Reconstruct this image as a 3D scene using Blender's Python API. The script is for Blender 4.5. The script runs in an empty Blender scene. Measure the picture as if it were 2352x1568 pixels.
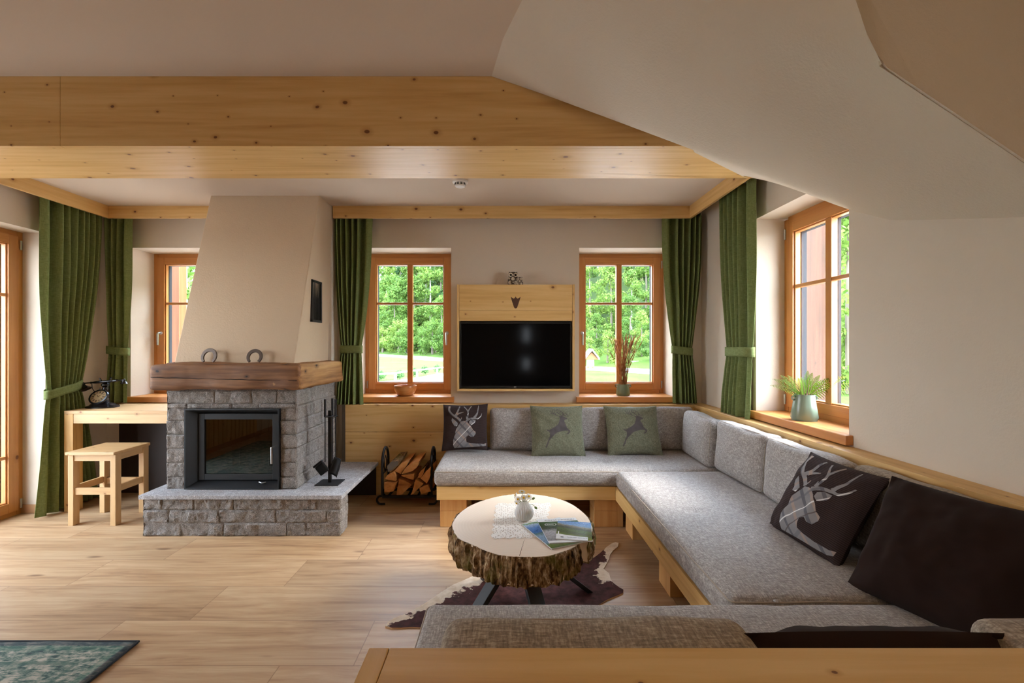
import bpy, bmesh, math, random
from mathutils import Vector, Matrix, noise

random.seed(11)
PI = math.pi
S = bpy.context.scene
COL = S.collection

# ---------------------------------------------------------------- camera
F, VX, VY, H = 1045.3, 1160.0, 793.5, 1.3       # focal length in pixels of a 2352 wide frame, eye height in metres
cam_data = bpy.data.cameras.new('camera')
cam = bpy.data.objects.new('camera', cam_data)
COL.objects.link(cam)
cam.location = (0, 0, H)
cam.rotation_euler = (PI / 2, 0, 0)
cam_data.sensor_width = 36
cam_data.lens = F / 2352 * 36
cam_data.shift_x = (1176 - VX) / 2352
cam_data.shift_y = (VY - 784) / 2352
cam_data.clip_start = 0.02
cam_data.clip_end = 600
S.camera = cam

# ---------------------------------------------------------------- exposure
S.view_settings.view_transform = 'Standard'
S.view_settings.look = 'None'
S.view_settings.exposure = 0.32
S.view_settings.gamma = 1.0
S.view_settings.use_curve_mapping = False
S.cycles.max_bounces = 10
S.cycles.diffuse_bounces = 6
S.cycles.transparent_max_bounces = 16
S.cycles.sample_clamp_indirect = 6.0
S.cycles.use_denoising = True

# ---------------------------------------------------------------- sky
SKY_STRENGTH = 15.0
GLOW_STRENGTH = 26.0
world = bpy.data.worlds.new('overcast_sky')
S.world = world
world.use_nodes = True
wn = world.node_tree
for n in list(wn.nodes):
    wn.nodes.remove(n)
w_out = wn.nodes.new('ShaderNodeOutputWorld')
w_bg = wn.nodes.new('ShaderNodeBackground')
w_tc = wn.nodes.new('ShaderNodeTexCoord')
w_sep = wn.nodes.new('ShaderNodeSeparateXYZ')
w_ramp = wn.nodes.new('ShaderNodeValToRGB')
wn.links.new(w_tc.outputs['Generated'], w_sep.inputs[0])
wn.links.new(w_sep.outputs['Z'], w_ramp.inputs[0])
w_ramp.color_ramp.elements[0].position = 0.0
w_ramp.color_ramp.elements[0].color = (0.86, 0.93, 1.0, 1)
w_ramp.color_ramp.elements[1].position = 0.7
w_ramp.color_ramp.elements[1].color = (0.62, 0.78, 1.0, 1)
wn.links.new(w_ramp.outputs[0], w_bg.inputs[0])
# the cloud is brighter towards the veiled sun
w_nrm = wn.nodes.new('ShaderNodeVectorMath'); w_nrm.operation = 'NORMALIZE'
w_dot = wn.nodes.new('ShaderNodeVectorMath'); w_dot.operation = 'DOT_PRODUCT'
w_max = wn.nodes.new('ShaderNodeMath'); w_max.operation = 'MAXIMUM'; w_max.inputs[1].default_value = 0.0
w_pow = wn.nodes.new('ShaderNodeMath'); w_pow.operation = 'POWER'; w_pow.inputs[1].default_value = 3.0
w_mad = wn.nodes.new('ShaderNodeMath'); w_mad.operation = 'MULTIPLY_ADD'; w_mad.inputs[1].default_value = GLOW_STRENGTH; w_mad.inputs[2].default_value = SKY_STRENGTH
wn.links.new(w_tc.outputs['Generated'], w_nrm.inputs[0])
wn.links.new(w_nrm.outputs[0], w_dot.inputs[0])
w_dot.inputs[1].default_value = Vector((0.92, -0.05, 0.38)).normalized()
wn.links.new(w_dot.outputs['Value'], w_max.inputs[0])
wn.links.new(w_max.outputs[0], w_pow.inputs[0])
wn.links.new(w_pow.outputs[0], w_mad.inputs[0])
wn.links.new(w_mad.outputs[0], w_bg.inputs[1])
wn.links.new(w_bg.outputs[0], w_out.inputs[0])

# ---------------------------------------------------------------- sun behind thin cloud
SUN_STRENGTH = 9.5
sl = bpy.data.lights.new('sun', 'SUN')
sl.energy = SUN_STRENGTH
sl.angle = math.radians(24)
sl.color = (1.0, 0.95, 0.86)
so = bpy.data.objects.new('sun', sl)
COL.objects.link(so)
so.rotation_euler = Vector((0.85, -0.06, 0.56)).to_track_quat('Z', 'Y').to_euler()

# warm fill lamps added unseen behind the camera, left and right
def fill_lamp(name, loc, watts, col, radius):
    l = bpy.data.lights.new(name, 'POINT')
    l.energy = watts
    l.color = col
    l.shadow_soft_size = radius
    o = bpy.data.objects.new(name, l)
    COL.objects.link(o)
    o.location = loc
    return o
WARM = (1.0, 0.76, 0.50)
fill_lamp('warm_fill_lamp', (-0.62, -1.3, 2.45), 5, WARM, 0.16)
fill_lamp('warm_fill_lamp', (0.75, -0.9, 2.45), 9, WARM, 0.16)

# ---------------------------------------------------------------- measures of the room (metres)
YB = 4.087            # back wall
XL, XR = -3.575, 1.765
ZC = 2.504            # ceiling by the windows
ZF = 2.783            # ceiling on the camera's side of the beam
YF, YBM, ZBM = 2.506, 2.99, 2.3985   # beam: front, back, underside
YREAR = -3.2
ZLIN = 2.178          # window and door lintels
ZSILL = 0.844
ZRAIL = 0.786


def at(px, py, d):
    return Vector(((px - VX) * d / F, d, H - (py - VY) * d / F))


def onz(px, py, z):
    return at(px, py, (H - z) * F / (py - VY))


# ---------------------------------------------------------------- mesh helpers
class MB:
    def __init__(self):
        self.v, self.f, self.mi, self.uv = [], [], [], {}
        self.m = 0

    def add(self, vs, fs, uvs=None):
        b = len(self.v)
        self.v += [Vector(p) for p in vs]
        for k, f in enumerate(fs):
            if uvs is not None:
                self.uv[len(self.f)] = [uvs[i] for i in f]
            self.f.append([b + i for i in f])
            self.mi.append(self.m)
        return self

    def box(self, x0, x1, y0, y1, z0, z1, M=None):
        vs = [(x0, y0, z0), (x1, y0, z0), (x1, y1, z0), (x0, y1, z0), (x0, y0, z1), (x1, y0, z1), (x1, y1, z1), (x0, y1, z1)]
        if M is not None:
            vs = [M @ Vector(p) for p in vs]
        return self.add(vs, [(0, 3, 2, 1), (4, 5, 6, 7), (0, 1, 5, 4), (1, 2, 6, 5), (2, 3, 7, 6), (3, 0, 4, 7)])

    def prism(self, a, b):
        n = len(a)
        vs = list(a) + list(b)
        fs = [tuple(range(n - 1, -1, -1)), tuple(range(n, 2 * n))]
        fs += [(i, (i + 1) % n, n + (i + 1) % n, n + i) for i in range(n)]
        return self.add(vs, fs)

    def tube(self, pts, r, n=8, closed=False, cap=True):
        pts = [Vector(p) for p in pts]
        L = len(pts)
        rs = r if isinstance(r, (list, tuple)) else [r] * L
        vs, fs = [], []
        prev = None
        for i, p in enumerate(pts):
            if closed:
                t = pts[(i + 1) % L] - pts[i - 1]
            else:
                t = pts[min(i + 1, L - 1)] - pts[max(i - 1, 0)]
            if t.length < 1e-9:
                t = Vector((0, 0, 1))
            t.normalize()
            if prev is None:
                u = t.orthogonal().normalized()
            else:
                u = prev - t * prev.dot(t)
                u = u.normalized() if u.length > 1e-6 else t.orthogonal().normalized()
            prev = u
            w = t.cross(u)
            for k in range(n):
                a = 2 * PI * k / n
                vs.append(p + (u * math.cos(a) + w * math.sin(a)) * rs[i])
        m = L if closed else L - 1
        for i in range(m):
            for k in range(n):
                a, b = i * n, ((i + 1) % L) * n
                fs.append((a + k, a + (k + 1) % n, b + (k + 1) % n, b + k))
        if cap and not closed:
            fs.append(tuple(range(n - 1, -1, -1)))
            fs.append(tuple(range((L - 1) * n, L * n)))
        return self.add(vs, fs)

    def lathe(self, prof, c, n=32, M=None, ribs=0, ribd=0.0, twist=0.0):
        vs, fs = [], []
        c = Vector(c)
        for j, (r, z) in enumerate(prof):
            for k in range(n):
                a = 2 * PI * k / n
                rr = r
                if ribs:
                    rr = r * (1 - ribd * (0.5 + 0.5 * math.cos(ribs * a + twist * z)))
                p = Vector((rr * math.cos(a), rr * math.sin(a), z))
                vs.append((M @ p if M is not None else p) + c)
        for j in range(len(prof) - 1):
            for k in range(n):
                fs.append((j * n + k, j * n + (k + 1) % n, (j + 1) * n + (k + 1) % n, (j + 1) * n + k))
        if prof[0][0] > 1e-6:
            fs.append(tuple(range(n - 1, -1, -1)))
        if prof[-1][0] > 1e-6:
            b = (len(prof) - 1) * n
            fs.append(tuple(range(b, b + n)))
        return self.add(vs, fs)

    def grid(self, fn, nu, nv, wrap_u=False):
        vs, uvs, fs = [], [], []
        cu = nu if wrap_u else nu + 1
        for j in range(nv + 1):
            for i in range(cu):
                u, v = i / nu, j / nv
                vs.append(fn(u, v))
                uvs.append((u, v))
        for j in range(nv):
            for i in range(nu):
                i2 = (i + 1) % cu if wrap_u else i + 1
                fs.append((j * cu + i, j * cu + i2, (j + 1) * cu + i2, (j + 1) * cu + i))
        return self.add(vs, fs, uvs)

    def rbox(self, x0, x1, y0, y1, z0, z1, r, step=0.04, fn=None, M=None):
        """box with rounded edges, subdivided so that fn can dent or bulge it"""
        c = Vector(((x0 + x1) / 2, (y0 + y1) / 2, (z0 + z1) / 2))
        h = Vector(((x1 - x0) / 2, (y1 - y0) / 2, (z1 - z0) / 2))
        r = min(r, h.x * 0.98, h.y * 0.98, h.z * 0.98)
        inner = h - Vector((r, r, r))

        def cuts(hh):
            n = max(1, int(round(2 * (hh - r) / step)))
            cs = [-hh, -hh + r * 0.3, -hh + r * 0.65]
            cs += [-(hh - r) + 2 * (hh - r) * i / n for i in range(n + 1)]
            cs += [hh - r * 0.65, hh - r * 0.3, hh]
            return cs
        cx, cy, cz = cuts(h.x), cuts(h.y), cuts(h.z)
        index = {}
        vs, fs = [], []

        def vid(i, j, k):
            key = (i, j, k)
            if key not in index:
                p = Vector((cx[i], cy[j], cz[k]))
                q = Vector((max(-inner.x, min(inner.x, p.x)), max(-inner.y, min(inner.y, p.y)), max(-inner.z, min(inner.z, p.z))))
                d = p - q
                p = q + d.normalized() * r if d.length > 1e-9 else q
                if fn:
                    p = fn(p, h)
                p = p + c
                index[key] = len(vs)
                vs.append(M @ p if M is not None else p)
            return index[key]
        nx, ny, nz = len(cx) - 1, len(cy) - 1, len(cz) - 1
        for i in range(nx):
            for j in range(ny):
                fs.append((vid(i, j, 0), vid(i, j + 1, 0), vid(i + 1, j + 1, 0), vid(i + 1, j, 0)))
                fs.append((vid(i, j, nz), vid(i + 1, j, nz), vid(i + 1, j + 1, nz), vid(i, j + 1, nz)))
        for i in range(nx):
            for k in range(nz):
                fs.append((vid(i, 0, k), vid(i + 1, 0, k), vid(i + 1, 0, k + 1), vid(i, 0, k + 1)))
                fs.append((vid(i, ny, k), vid(i, ny, k + 1), vid(i + 1, ny, k + 1), vid(i + 1, ny, k)))
        for j in range(ny):
            for k in range(nz):
                fs.append((vid(0, j, k), vid(0, j, k + 1), vid(0, j + 1, k + 1), vid(0, j + 1, k)))
                fs.append((vid(nx, j, k), vid(nx, j + 1, k), vid(nx, j + 1, k + 1), vid(nx, j, k + 1)))
        return self.add(vs, fs)

    def build(self, name, mat, parent=None, smooth=False, bev=0.0, sharp=0.6, solid=0.0, segs=2):
        me = bpy.data.meshes.new(name)
        me.from_pydata([tuple(p) for p in self.v], [], self.f)
        mats = mat if isinstance(mat, (list, tuple)) else [mat]
        for x in mats:
            me.materials.append(x)
        if len(mats) > 1:
            me.polygons.foreach_set('material_index', self.mi)
        if self.uv:
            ul = me.uv_layers.new(name='UVMap')
            for p in me.polygons:
                q = self.uv.get(p.index)
                if q:
                    for li, uvv in zip(p.loop_indices, q):
                        ul.data[li].uv = uvv
        me.update()
        if smooth:
            me.shade_smooth()
            if sharp:
                me.set_sharp_from_angle(angle=sharp)
        o = bpy.data.objects.new(name, me)
        COL.objects.link(o)
        if bev:
            b = o.modifiers.new('bevel', 'BEVEL')
            b.width = bev
            b.segments = segs
            b.limit_method = 'ANGLE'
            b.angle_limit = 0.6
        if solid:
            s = o.modifiers.new('solid', 'SOLIDIFY')
            s.thickness = solid
            s.offset = 0
        if parent is not None:
            set_parent(o, parent)
        return o


def world_of(o):
    m = o.matrix_basis.copy()
    return world_of(o.parent) @ o.matrix_parent_inverse @ m if o.parent else m


def set_parent(o, parent):
    o.parent = parent
    o.matrix_parent_inverse = world_of(parent).inverted()


def tag(o, label=None, cat=None, group=None, kind=None):
    if label: o['label'] = label
    if cat: o['category'] = cat
    if group: o['group'] = group
    if kind: o['kind'] = kind
    return o


def thing(name, label, cat, loc=(0, 0, 0), group=None):
    o = bpy.data.objects.new(name, None)
    o.empty_display_size = 0.05
    COL.objects.link(o)
    o.location = loc
    return tag(o, label, cat, group)


def struct(name, label=None, cat=None, loc=None):
    o = bpy.data.objects.new(name, None)
    COL.objects.link(o)
    if loc: o.location = loc
    return tag(o, label, cat, kind='structure')


def copy_tree(o, parent=None):
    c = o.copy()
    COL.objects.link(c)
    if parent is not None:
        c.parent = parent
    for ch in list(o.children):
        copy_tree(ch, c)
    return c


# ---------------------------------------------------------------- material helpers
def rgb(r, g, b):
    def f(c):
        c /= 255.0
        return c / 12.92 if c <= 0.04045 else ((c + 0.055) / 1.055) ** 2.4
    return (f(r), f(g), f(b), 1.0)


class G:
    def __init__(self, name):
        self.mat = bpy.data.materials.new(name)
        self.mat.use_nodes = True
        self.nt = self.mat.node_tree
        self.b = self.nt.nodes['Principled BSDF']
        self.out = self.nt.nodes['Material Output']

    def n(self, typ, ins=None, **at_):
        nd = self.nt.nodes.new('ShaderNode' + typ)
        for k, v in at_.items():
            setattr(nd, k, v)
        for k, v in (ins or {}).items():
            self.put(nd.inputs[k], v)
        return nd

    def put(self, sock, v):
        if isinstance(v, bpy.types.NodeSocket):
            self.nt.links.new(v, sock)
        else:
            sock.default_value = v

    def pos(self):
        return self.n('NewGeometry').outputs['Position']

    def obj(self):
        return self.n('TexCoord').outputs['Object']

    def uv(self):
        return self.n('TexCoord').outputs['UV']

    def xyz(self, v):
        s = self.n('SeparateXYZ', {0: v})
        return s.outputs[0], s.outputs[1], s.outputs[2]

    def comb(self, x, y, z):
        return self.n('CombineXYZ', {0: x, 1: y, 2: z}).outputs[0]

    def vmul(self, v, s):
        return self.n('VectorMath', {0: v, 1: s}, operation='MULTIPLY').outputs[0]

    def vadd(self, v, s):
        return self.n('VectorMath', {0: v, 1: s}, operation='ADD').outputs[0]

    def m(self, op, a, b=0.0, c=None):
        nd = self.n('Math', {0: a, 1: b}, operation=op)
        if c is not None:
            self.put(nd.inputs[2], c)
        return nd.outputs[0]

    def noise(self, v, scale, detail=3.0, rough=0.5, dist=0.0):
        return self.n('TexNoise', {'Vector': v, 'Scale': scale, 'Detail': detail, 'Roughness': rough, 'Distortion': dist}).outputs['Fac']

    def noisec(self, v, scale, detail=2.0):
        return self.n('TexNoise', {'Vector': v, 'Scale': scale, 'Detail': detail}).outputs['Color']

    def voro(self, v, scale, feature='F1', rnd=1.0):
        return self.n('TexVoronoi', {'Vector': v, 'Scale': scale, 'Randomness': rnd}, feature=feature)

    def ramp(self, fac, stops, interp='LINEAR'):
        nd = self.n('ValToRGB', {0: fac})
        r = nd.color_ramp
        r.interpolation = interp
        while len(r.elements) < len(stops):
            r.elements.new(0.5)
        for e, (p, c) in zip(r.elements, stops):
            e.position = p
            e.color = c if len(c) == 4 else (*c, 1)
        return nd.outputs[0]

    def mix(self, fac, a, b, blend='MIX'):
        nd = self.n('Mix', data_type='RGBA', blend_type=blend)
        self.put(nd.inputs[0], fac)
        self.put(nd.inputs[6], a)
        self.put(nd.inputs[7], b)
        return nd.outputs[2]

    def range(self, v, a, b, c=0.0, d=1.0, smooth=False):
        nd = self.n('MapRange', {'Value': v, 'From Min': a, 'From Max': b, 'To Min': c, 'To Max': d})
        if smooth:
            nd.interpolation_type = 'SMOOTHSTEP'
        return nd.outputs[0]

    def bump(self, h, strength=0.3, dist=0.01):
        return self.n('Bump', {'Height': h, 'Strength': strength, 'Distance': dist}).outputs[0]

    def done(self, col=None, rough=0.6, metal=0.0, normal=None, spec=None, **kw):
        if col is not None:
            self.put(self.b.inputs['Base Color'], col)
        self.put(self.b.inputs['Roughness'], rough)
        self.put(self.b.inputs['Metallic'], metal)
        if spec is not None:
            self.put(self.b.inputs['Specular IOR Level'], spec)
        if normal is not None:
            self.put(self.b.inputs['Normal'], normal)
        for k, v in kw.items():
            self.put(self.b.inputs[k], v)
        return self.mat

# ---------------------------------------------------------------- materials
def plain(name, col, rough=0.5, metal=0.0, **kw):
    return G(name).done(col, rough, metal, **kw)


def wood(name, axis, light, mid, dark, knot, knots=0.80, kdens=5.0, rough=0.45, grain=1.0, use='pos', gstr=0.55):
    """softwood: long grain along one axis, growth bands, round knots with a halo"""
    g = G(name)
    P = g.pos() if use == 'pos' else g.obj()
    al, ac = 0.9 * grain, 16.0 * grain
    sc = {'x': (al, ac, ac), 'y': (ac, al, ac), 'z': (ac, ac, al)}[axis]
    warp = g.noisec(g.vmul(P, tuple(0.35 * c for c in sc)), 1.0, 2)
    v = g.vadd(g.vmul(P, sc), g.vmul(warp, (1.6, 1.6, 1.6)))
    fine = g.noise(v, 2.4, 4, 0.6)
    band = g.noise(g.vmul(v, (0.5, 0.5, 0.5)), 1.2, 2, 0.5)
    f = g.m('ADD', g.m('MULTIPLY', fine, 0.55), g.m('MULTIPLY', band, 0.45))
    col = g.ramp(f, [(0.30, dark), (0.46, mid), (0.62, light)])
    col = g.mix(gstr, mid, col)
    px, py, pz = g.xyz(P)
    nx, ny, nz = g.xyz(g.n('NewGeometry').outputs['Normal'])
    if axis == 'z':
        sel = g.m('GREATER_THAN', g.m('ABSOLUTE', nx), 0.6)
        al_, c0_, c1_ = pz, px, py
    else:
        sel = g.m('GREATER_THAN', g.m('ABSOLUTE', nz), 0.6)
        al_, c0_, c1_ = (px, pz, py) if axis == 'x' else (py, pz, px)
    cr_ = g.m('ADD', g.m('MULTIPLY', c0_, g.m('SUBTRACT', 1.0, sel)), g.m('MULTIPLY', c1_, sel))
    kv = g.comb(g.m('MULTIPLY', al_, kdens * 0.85), g.m('MULTIPLY', cr_, kdens * 1.2), g.m('MULTIPLY', sel, 7.3))
    kv = g.vadd(kv, g.vmul(g.noisec(P, 9.0), (0.07, 0.05, 0.0)))
    vo = g.n('TexVoronoi', {'Vector': kv, 'Scale': 1.0}, voronoi_dimensions='2D')
    d = vo.outputs['Distance']
    r = g.n('SeparateColor', {0: vo.outputs['Color']}).outputs[0]
    r2 = g.n('SeparateColor', {0: vo.outputs['Color']}).outputs[1]
    on = g.m('GREATER_THAN', r, 1 - knots)
    size = g.m('ADD', 0.016, g.m('MULTIPLY', g.m('MULTIPLY', r2, r2), 0.060))
    rel = g.m('DIVIDE', d, size)
    core = g.m('MULTIPLY', g.range(rel, 1.15, 0.7, smooth=True), on)
    halo = g.m('MULTIPLY', g.m('MULTIPLY', g.range(rel, 3.4, 1.0, smooth=True), on), 0.55)
    col = g.mix(halo, col, dark)
    col = g.mix(core, col, knot)
    return g.done(col, rough, normal=g.bump(fine, 0.08, 0.004))


PINE = (rgb(229, 194, 136), rgb(212, 170, 104), rgb(181, 130, 65), rgb(116, 70, 33))
W = {}
for a in 'xyz':
    W['pine_' + a] = wood('pine_' + a, a, *PINE)
    W['larch_' + a] = wood('larch_' + a, a, rgb(206, 146, 84), rgb(192, 126, 64), rgb(164, 98, 44), rgb(120, 68, 30), knots=0.10, rough=0.38)
    W['stool_' + a] = wood('stool_pine_' + a, a, rgb(212, 178, 130), rgb(202, 162, 110), rgb(176, 131, 79), rgb(140, 92, 48), knots=0.35)
W['block'] = wood('block_pine', 'z', rgb(222, 176, 116), rgb(206, 154, 92), rgb(176, 122, 64), rgb(112, 66, 28), knots=0.3)
W['old_x'] = wood('old_beam_x', 'x', rgb(146, 102, 64), rgb(112, 73, 42), rgb(64, 39, 22), rgb(40, 24, 14), knots=0.5, gstr=0.95, rough=0.7)
W['old_y'] = wood('old_beam_y', 'y', rgb(190, 146, 92), rgb(156, 110, 64), rgb(96, 60, 32), rgb(56, 32, 16), knots=0.6, gstr=0.95, rough=0.7)
W['bowl'] = wood('bowl_wood', 'x', rgb(206, 146, 86), rgb(180, 116, 60), rgb(140, 82, 38), rgb(100, 58, 28), knots=0.1, rough=0.3)
W['split'] = wood('split_log', 'y', rgb(212, 158, 98), rgb(190, 128, 68), rgb(150, 92, 44), rgb(110, 62, 30), knots=0.15, rough=0.8)
W['red_board'] = wood('red_larch', 'z', rgb(98, 60, 46), rgb(78, 44, 33), rgb(48, 25, 17), rgb(40, 20, 13), knots=0.1, gstr=0.95, grain=0.8)
W['porch'] = wood('porch_larch', 'z', rgb(134, 86, 52), rgb(118, 72, 40), rgb(92, 52, 27), rgb(66, 36, 18), knots=0.1)


def plaster(name, col, tex=1.0, coarse=0.0):
    g = G(name)
    P = g.pos()
    big = g.noise(P, 1.3, 3)
    f1 = g.noise(P, 95, 4, 0.65)
    f2 = g.noise(P, 14, 5, 0.7, 0.6)
    h = g.m('ADD', g.m('MULTIPLY', f1, 0.5), g.m('MULTIPLY', f2, coarse))
    c2 = tuple(x * 0.94 for x in col[:3]) + (1,)
    return g.done(g.mix(big, col, c2), 0.92, normal=g.bump(h, 0.35 * tex, 0.012), spec=0.2)


M_WALL = plaster('wall_plaster', rgb(213, 199, 180), 0.5, 0.1)
M_CEIL = plaster('ceiling_paint', rgb(204, 185, 164), 0.12)
M_SOFFIT = plaster('soffit_plaster', rgb(214, 201, 181), 0.9, 0.30)
M_HOOD = plaster('hood_plaster', rgb(208, 185, 156), 0.7, 0.30)


def floor_mat():
    g = G('oak_plank_floor')
    x, y, z = g.xyz(g.pos())
    rowf = g.m('DIVIDE', g.m('SUBTRACT', y, 1.849), 0.3048)
    row = g.m('FLOOR', rowf)
    u = g.m('DIVIDE', g.m('SUBTRACT', g.m('ADD', x, 0.616), g.m('MULTIPLY', row, 0.30)), 1.18)
    colf = g.m('FLOOR', u)
    idv = g.n('TexWhiteNoise', {'Vector': g.comb(row, colf, 0.3)}, noise_dimensions='3D')
    rid = idv.outputs['Value']
    ex = g.m('MULTIPLY', g.m('SUBTRACT', 0.5, g.m('ABSOLUTE', g.m('SUBTRACT', g.m('FRACT', u), 0.5))), 1.18)
    ey = g.m('MULTIPLY', g.m('SUBTRACT', 0.5, g.m('ABSOLUTE', g.m('SUBTRACT', g.m('FRACT', rowf), 0.5))), 0.3048)
    gap = g.range(g.m('MINIMUM', ex, ey), 0.0028, 0.0008)
    v = g.comb(g.m('ADD', g.m('MULTIPLY', x, 1.1), g.m('MULTIPLY', rid, 40.0)), g.m('MULTIPLY', y, 15.0), g.m('MULTIPLY', rid, 17.0))
    v2 = g.vadd(v, g.vmul(g.noisec(g.vmul(v, (0.6, 0.25, 1)), 1.5), (1.2, 1.6, 0)))
    fine = g.noise(v2, 2.6, 5, 0.62)
    band = g.noise(v2, 0.7, 2)
    col = g.ramp(g.m('ADD', g.m('MULTIPLY', fine, 0.6), g.m('MULTIPLY', band, 0.4)),
                 [(0.32, rgb(146, 110, 76)), (0.47, rgb(181, 146, 108)), (0.64, rgb(200, 169, 131))])
    kv = g.vadd(g.vmul(g.comb(x, y, g.m('MULTIPLY', rid, 3)), (1.6, 5.0, 1.0)), g.vmul(g.noisec(v, 2.0), (0.14, 0.14, 0)))
    vo = g.voro(kv, 1.5)
    rr = g.n('SeparateColor', {0: vo.outputs['Color']})
    kn = g.m('MULTIPLY', g.range(vo.outputs['Distance'], 0.16, 0.04, smooth=True), g.m('GREATER_THAN', rr.outputs[0], 0.72))
    col = g.mix(g.m('MULTIPLY', kn, 0.75), col, rgb(104, 70, 44))
    tone = g.m('ADD', 0.88, g.m('MULTIPLY', rid, 0.2))
    col = g.mix(1.0, col, g.n('CombineColor', {0: tone, 1: tone, 2: tone}).outputs[0], 'MULTIPLY')
    col = g.mix(g.m('MULTIPLY', gap, 0.6), col, rgb(120, 86, 58))
    rough = g.m('ADD', 0.40, g.m('MULTIPLY', fine, 0.14))
    return g.done(col, rough, normal=g.bump(g.m('SUBTRACT', fine, g.m('MULTIPLY', gap, 1.5)), 0.06, 0.004), spec=0.4)


M_FLOOR = floor_mat()


def fabric(name, c1, c2, c3, scale=1.0, rough=0.95, use='obj', bump=0.35):
    """coarse two-tone weave"""
    g = G(name)
    P = g.obj() if use == 'obj' else g.uv()
    a = g.noise(g.vmul(P, (260 * scale, 34 * scale, 60 * scale)), 1.0, 2, 0.7)
    b = g.noise(g.vmul(P, (34 * scale, 260 * scale, 200 * scale)), 1.0, 2, 0.7)
    c = g.noise(P, 150 * scale, 2, 0.8)
    f = g.m('ADD', g.m('ADD', g.m('MULTIPLY', a, 0.36), g.m('MULTIPLY', b, 0.36)), g.m('MULTIPLY', c, 0.28))
    col = g.ramp(f, [(0.36, c1), (0.5, c2), (0.64, c3)])
    return g.done(col, rough, normal=g.bump(f, bump, 0.004), spec=0.1, **{'Sheen Weight': 0.15})


M_SOFA = fabric('grey_weave', rgb(118, 111, 106), rgb(154, 146, 140), rgb(202, 194, 187))
M_SOFA_B = fabric('taupe_weave', rgb(108, 96, 84), rgb(146, 132, 116), rgb(192, 178, 158), 0.8)
M_PIPE = plain('cushion_piping', rgb(160, 146, 130), 0.9)
M_GREENP = fabric('green_felt', rgb(82, 82, 64), rgb(109, 108, 86), rgb(140, 138, 116), 1.2)
M_BROWNP = plain('brown_velvet', rgb(42, 30, 26), 0.95, spec=0.05, **{'Sheen Weight': 0.04})
M_DEER = plain('deer_print', rgb(80, 72, 70), 0.95)


def dark_pillow():
    g = G('dark_ribbed_cloth')
    u, v, _ = g.xyz(g.uv())
    w = g.m('SINE', g.m('MULTIPLY', v, 330.0))
    col = g.mix(g.range(w, -1, 1), rgb(46, 36, 34), rgb(66, 53, 51))
    return g.done(col, 0.95, spec=0.1)


M_DARKP = dark_pillow()


def plaid():
    g = G('plaid_print')
    u, v, _ = g.xyz(g.uv())
    a = g.m('ADD', u, v)
    b = g.m('SUBTRACT', u, v)
    col = rgb(136, 132, 131)
    fin = g.noise(g.vmul(g.uv(), (200, 200, 1)), 1.0, 1)
    col = g.mix(g.m('MULTIPLY', fin, 0.35), col, rgb(104, 99, 98))

    def band(t, c, w, sharp=0.006):
        d = g.m('ABSOLUTE', g.m('SUBTRACT', t, c))
        return g.range(d, w, w - sharp)
    for t, c, w, cl, k in ((a, 0.93, 0.032, rgb(84, 82, 88), .8), (a, 1.26, 0.028, rgb(84, 82, 88), .8), (a, 0.50, 0.03, rgb(84, 82, 88), .8),
                           (a, 0.72, 0.03, rgb(168, 140, 122), .6), (a, 1.09, 0.03, rgb(168, 140, 122), .6),
                           (b, 0.16, 0.012, rgb(226, 222, 218), .9), (b, -0.02, 0.02, rgb(100, 96, 102), .7), (b, 0.30, 0.012, rgb(92, 80, 76), .9),
                           (b, -0.30, 0.03, rgb(150, 126, 110), .6), (b, 0.46, 0.03, rgb(110, 108, 112), .7), (b, -0.16, .012, rgb(226, 222, 218), .8)):
        col = g.mix(g.m('MULTIPLY', band(t, c, w), k), col, cl)
    return g.done(col, 0.95)


M_PLAID = plaid()


def curtain_mat():
    g = G('green_curtain')
    P = g.pos()
    a = g.noise(g.vmul(P, (40, 40, 520)), 1.0, 2, 0.7)
    b = g.noise(g.vmul(P, (420, 420, 22)), 1.0, 2, 0.7)
    f = g.m('ADD', g.m('MULTIPLY', a, 0.6), g.m('MULTIPLY', b, 0.4))
    col = g.ramp(f, [(0.34, rgb(98, 108, 62)), (0.5, rgb(124, 134, 82)), (0.66, rgb(152, 162, 110))])
    g.put(g.b.inputs['Base Color'], col)
    g.put(g.b.inputs['Roughness'], 0.9)
    g.put(g.b.inputs['Specular IOR Level'], 0.15)
    tr = g.n('BsdfTranslucent', {'Color': rgb(104, 128, 66)})
    mx = g.n('MixShader', {0: 0.22, 1: g.b.outputs[0], 2: tr.outputs[0]})
    g.nt.links.new(mx.outputs[0], g.out.inputs[0])
    return g.mat


M_CURT = curtain_mat()


def stone(name, base, k=1.0, rough=0.85, bump=0.5):
    g = G(name)
    P = g.pos()
    sp = g.noise(P, 170, 3, 0.75)
    md = g.noise(P, 26, 4, 0.7, 0.4)
    bg = g.noise(P, 5, 2)
    r, gg, b = base
    c = g.ramp(sp, [(0.30, rgb(r * .52, gg * .52, b * .54)), (0.48, rgb(r, gg, b)), (0.66, rgb(min(255, r * 1.32), min(255, gg * 1.32), min(255, b * 1.33)))])
    c = g.mix(g.range(md, 0.40, 0.62), g.mix(0.4, c, rgb(r * .72, gg * .70, b * .68)), c)
    c = g.mix(g.m('MULTIPLY', g.range(bg, .5, .7), 0.16), c, rgb(150, 122, 96))
    h = g.m('ADD', g.m('MULTIPLY', sp, 0.3), md)
    return g.done(c, rough, normal=g.bump(h, bump * k, 0.01), spec=0.3)


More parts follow.
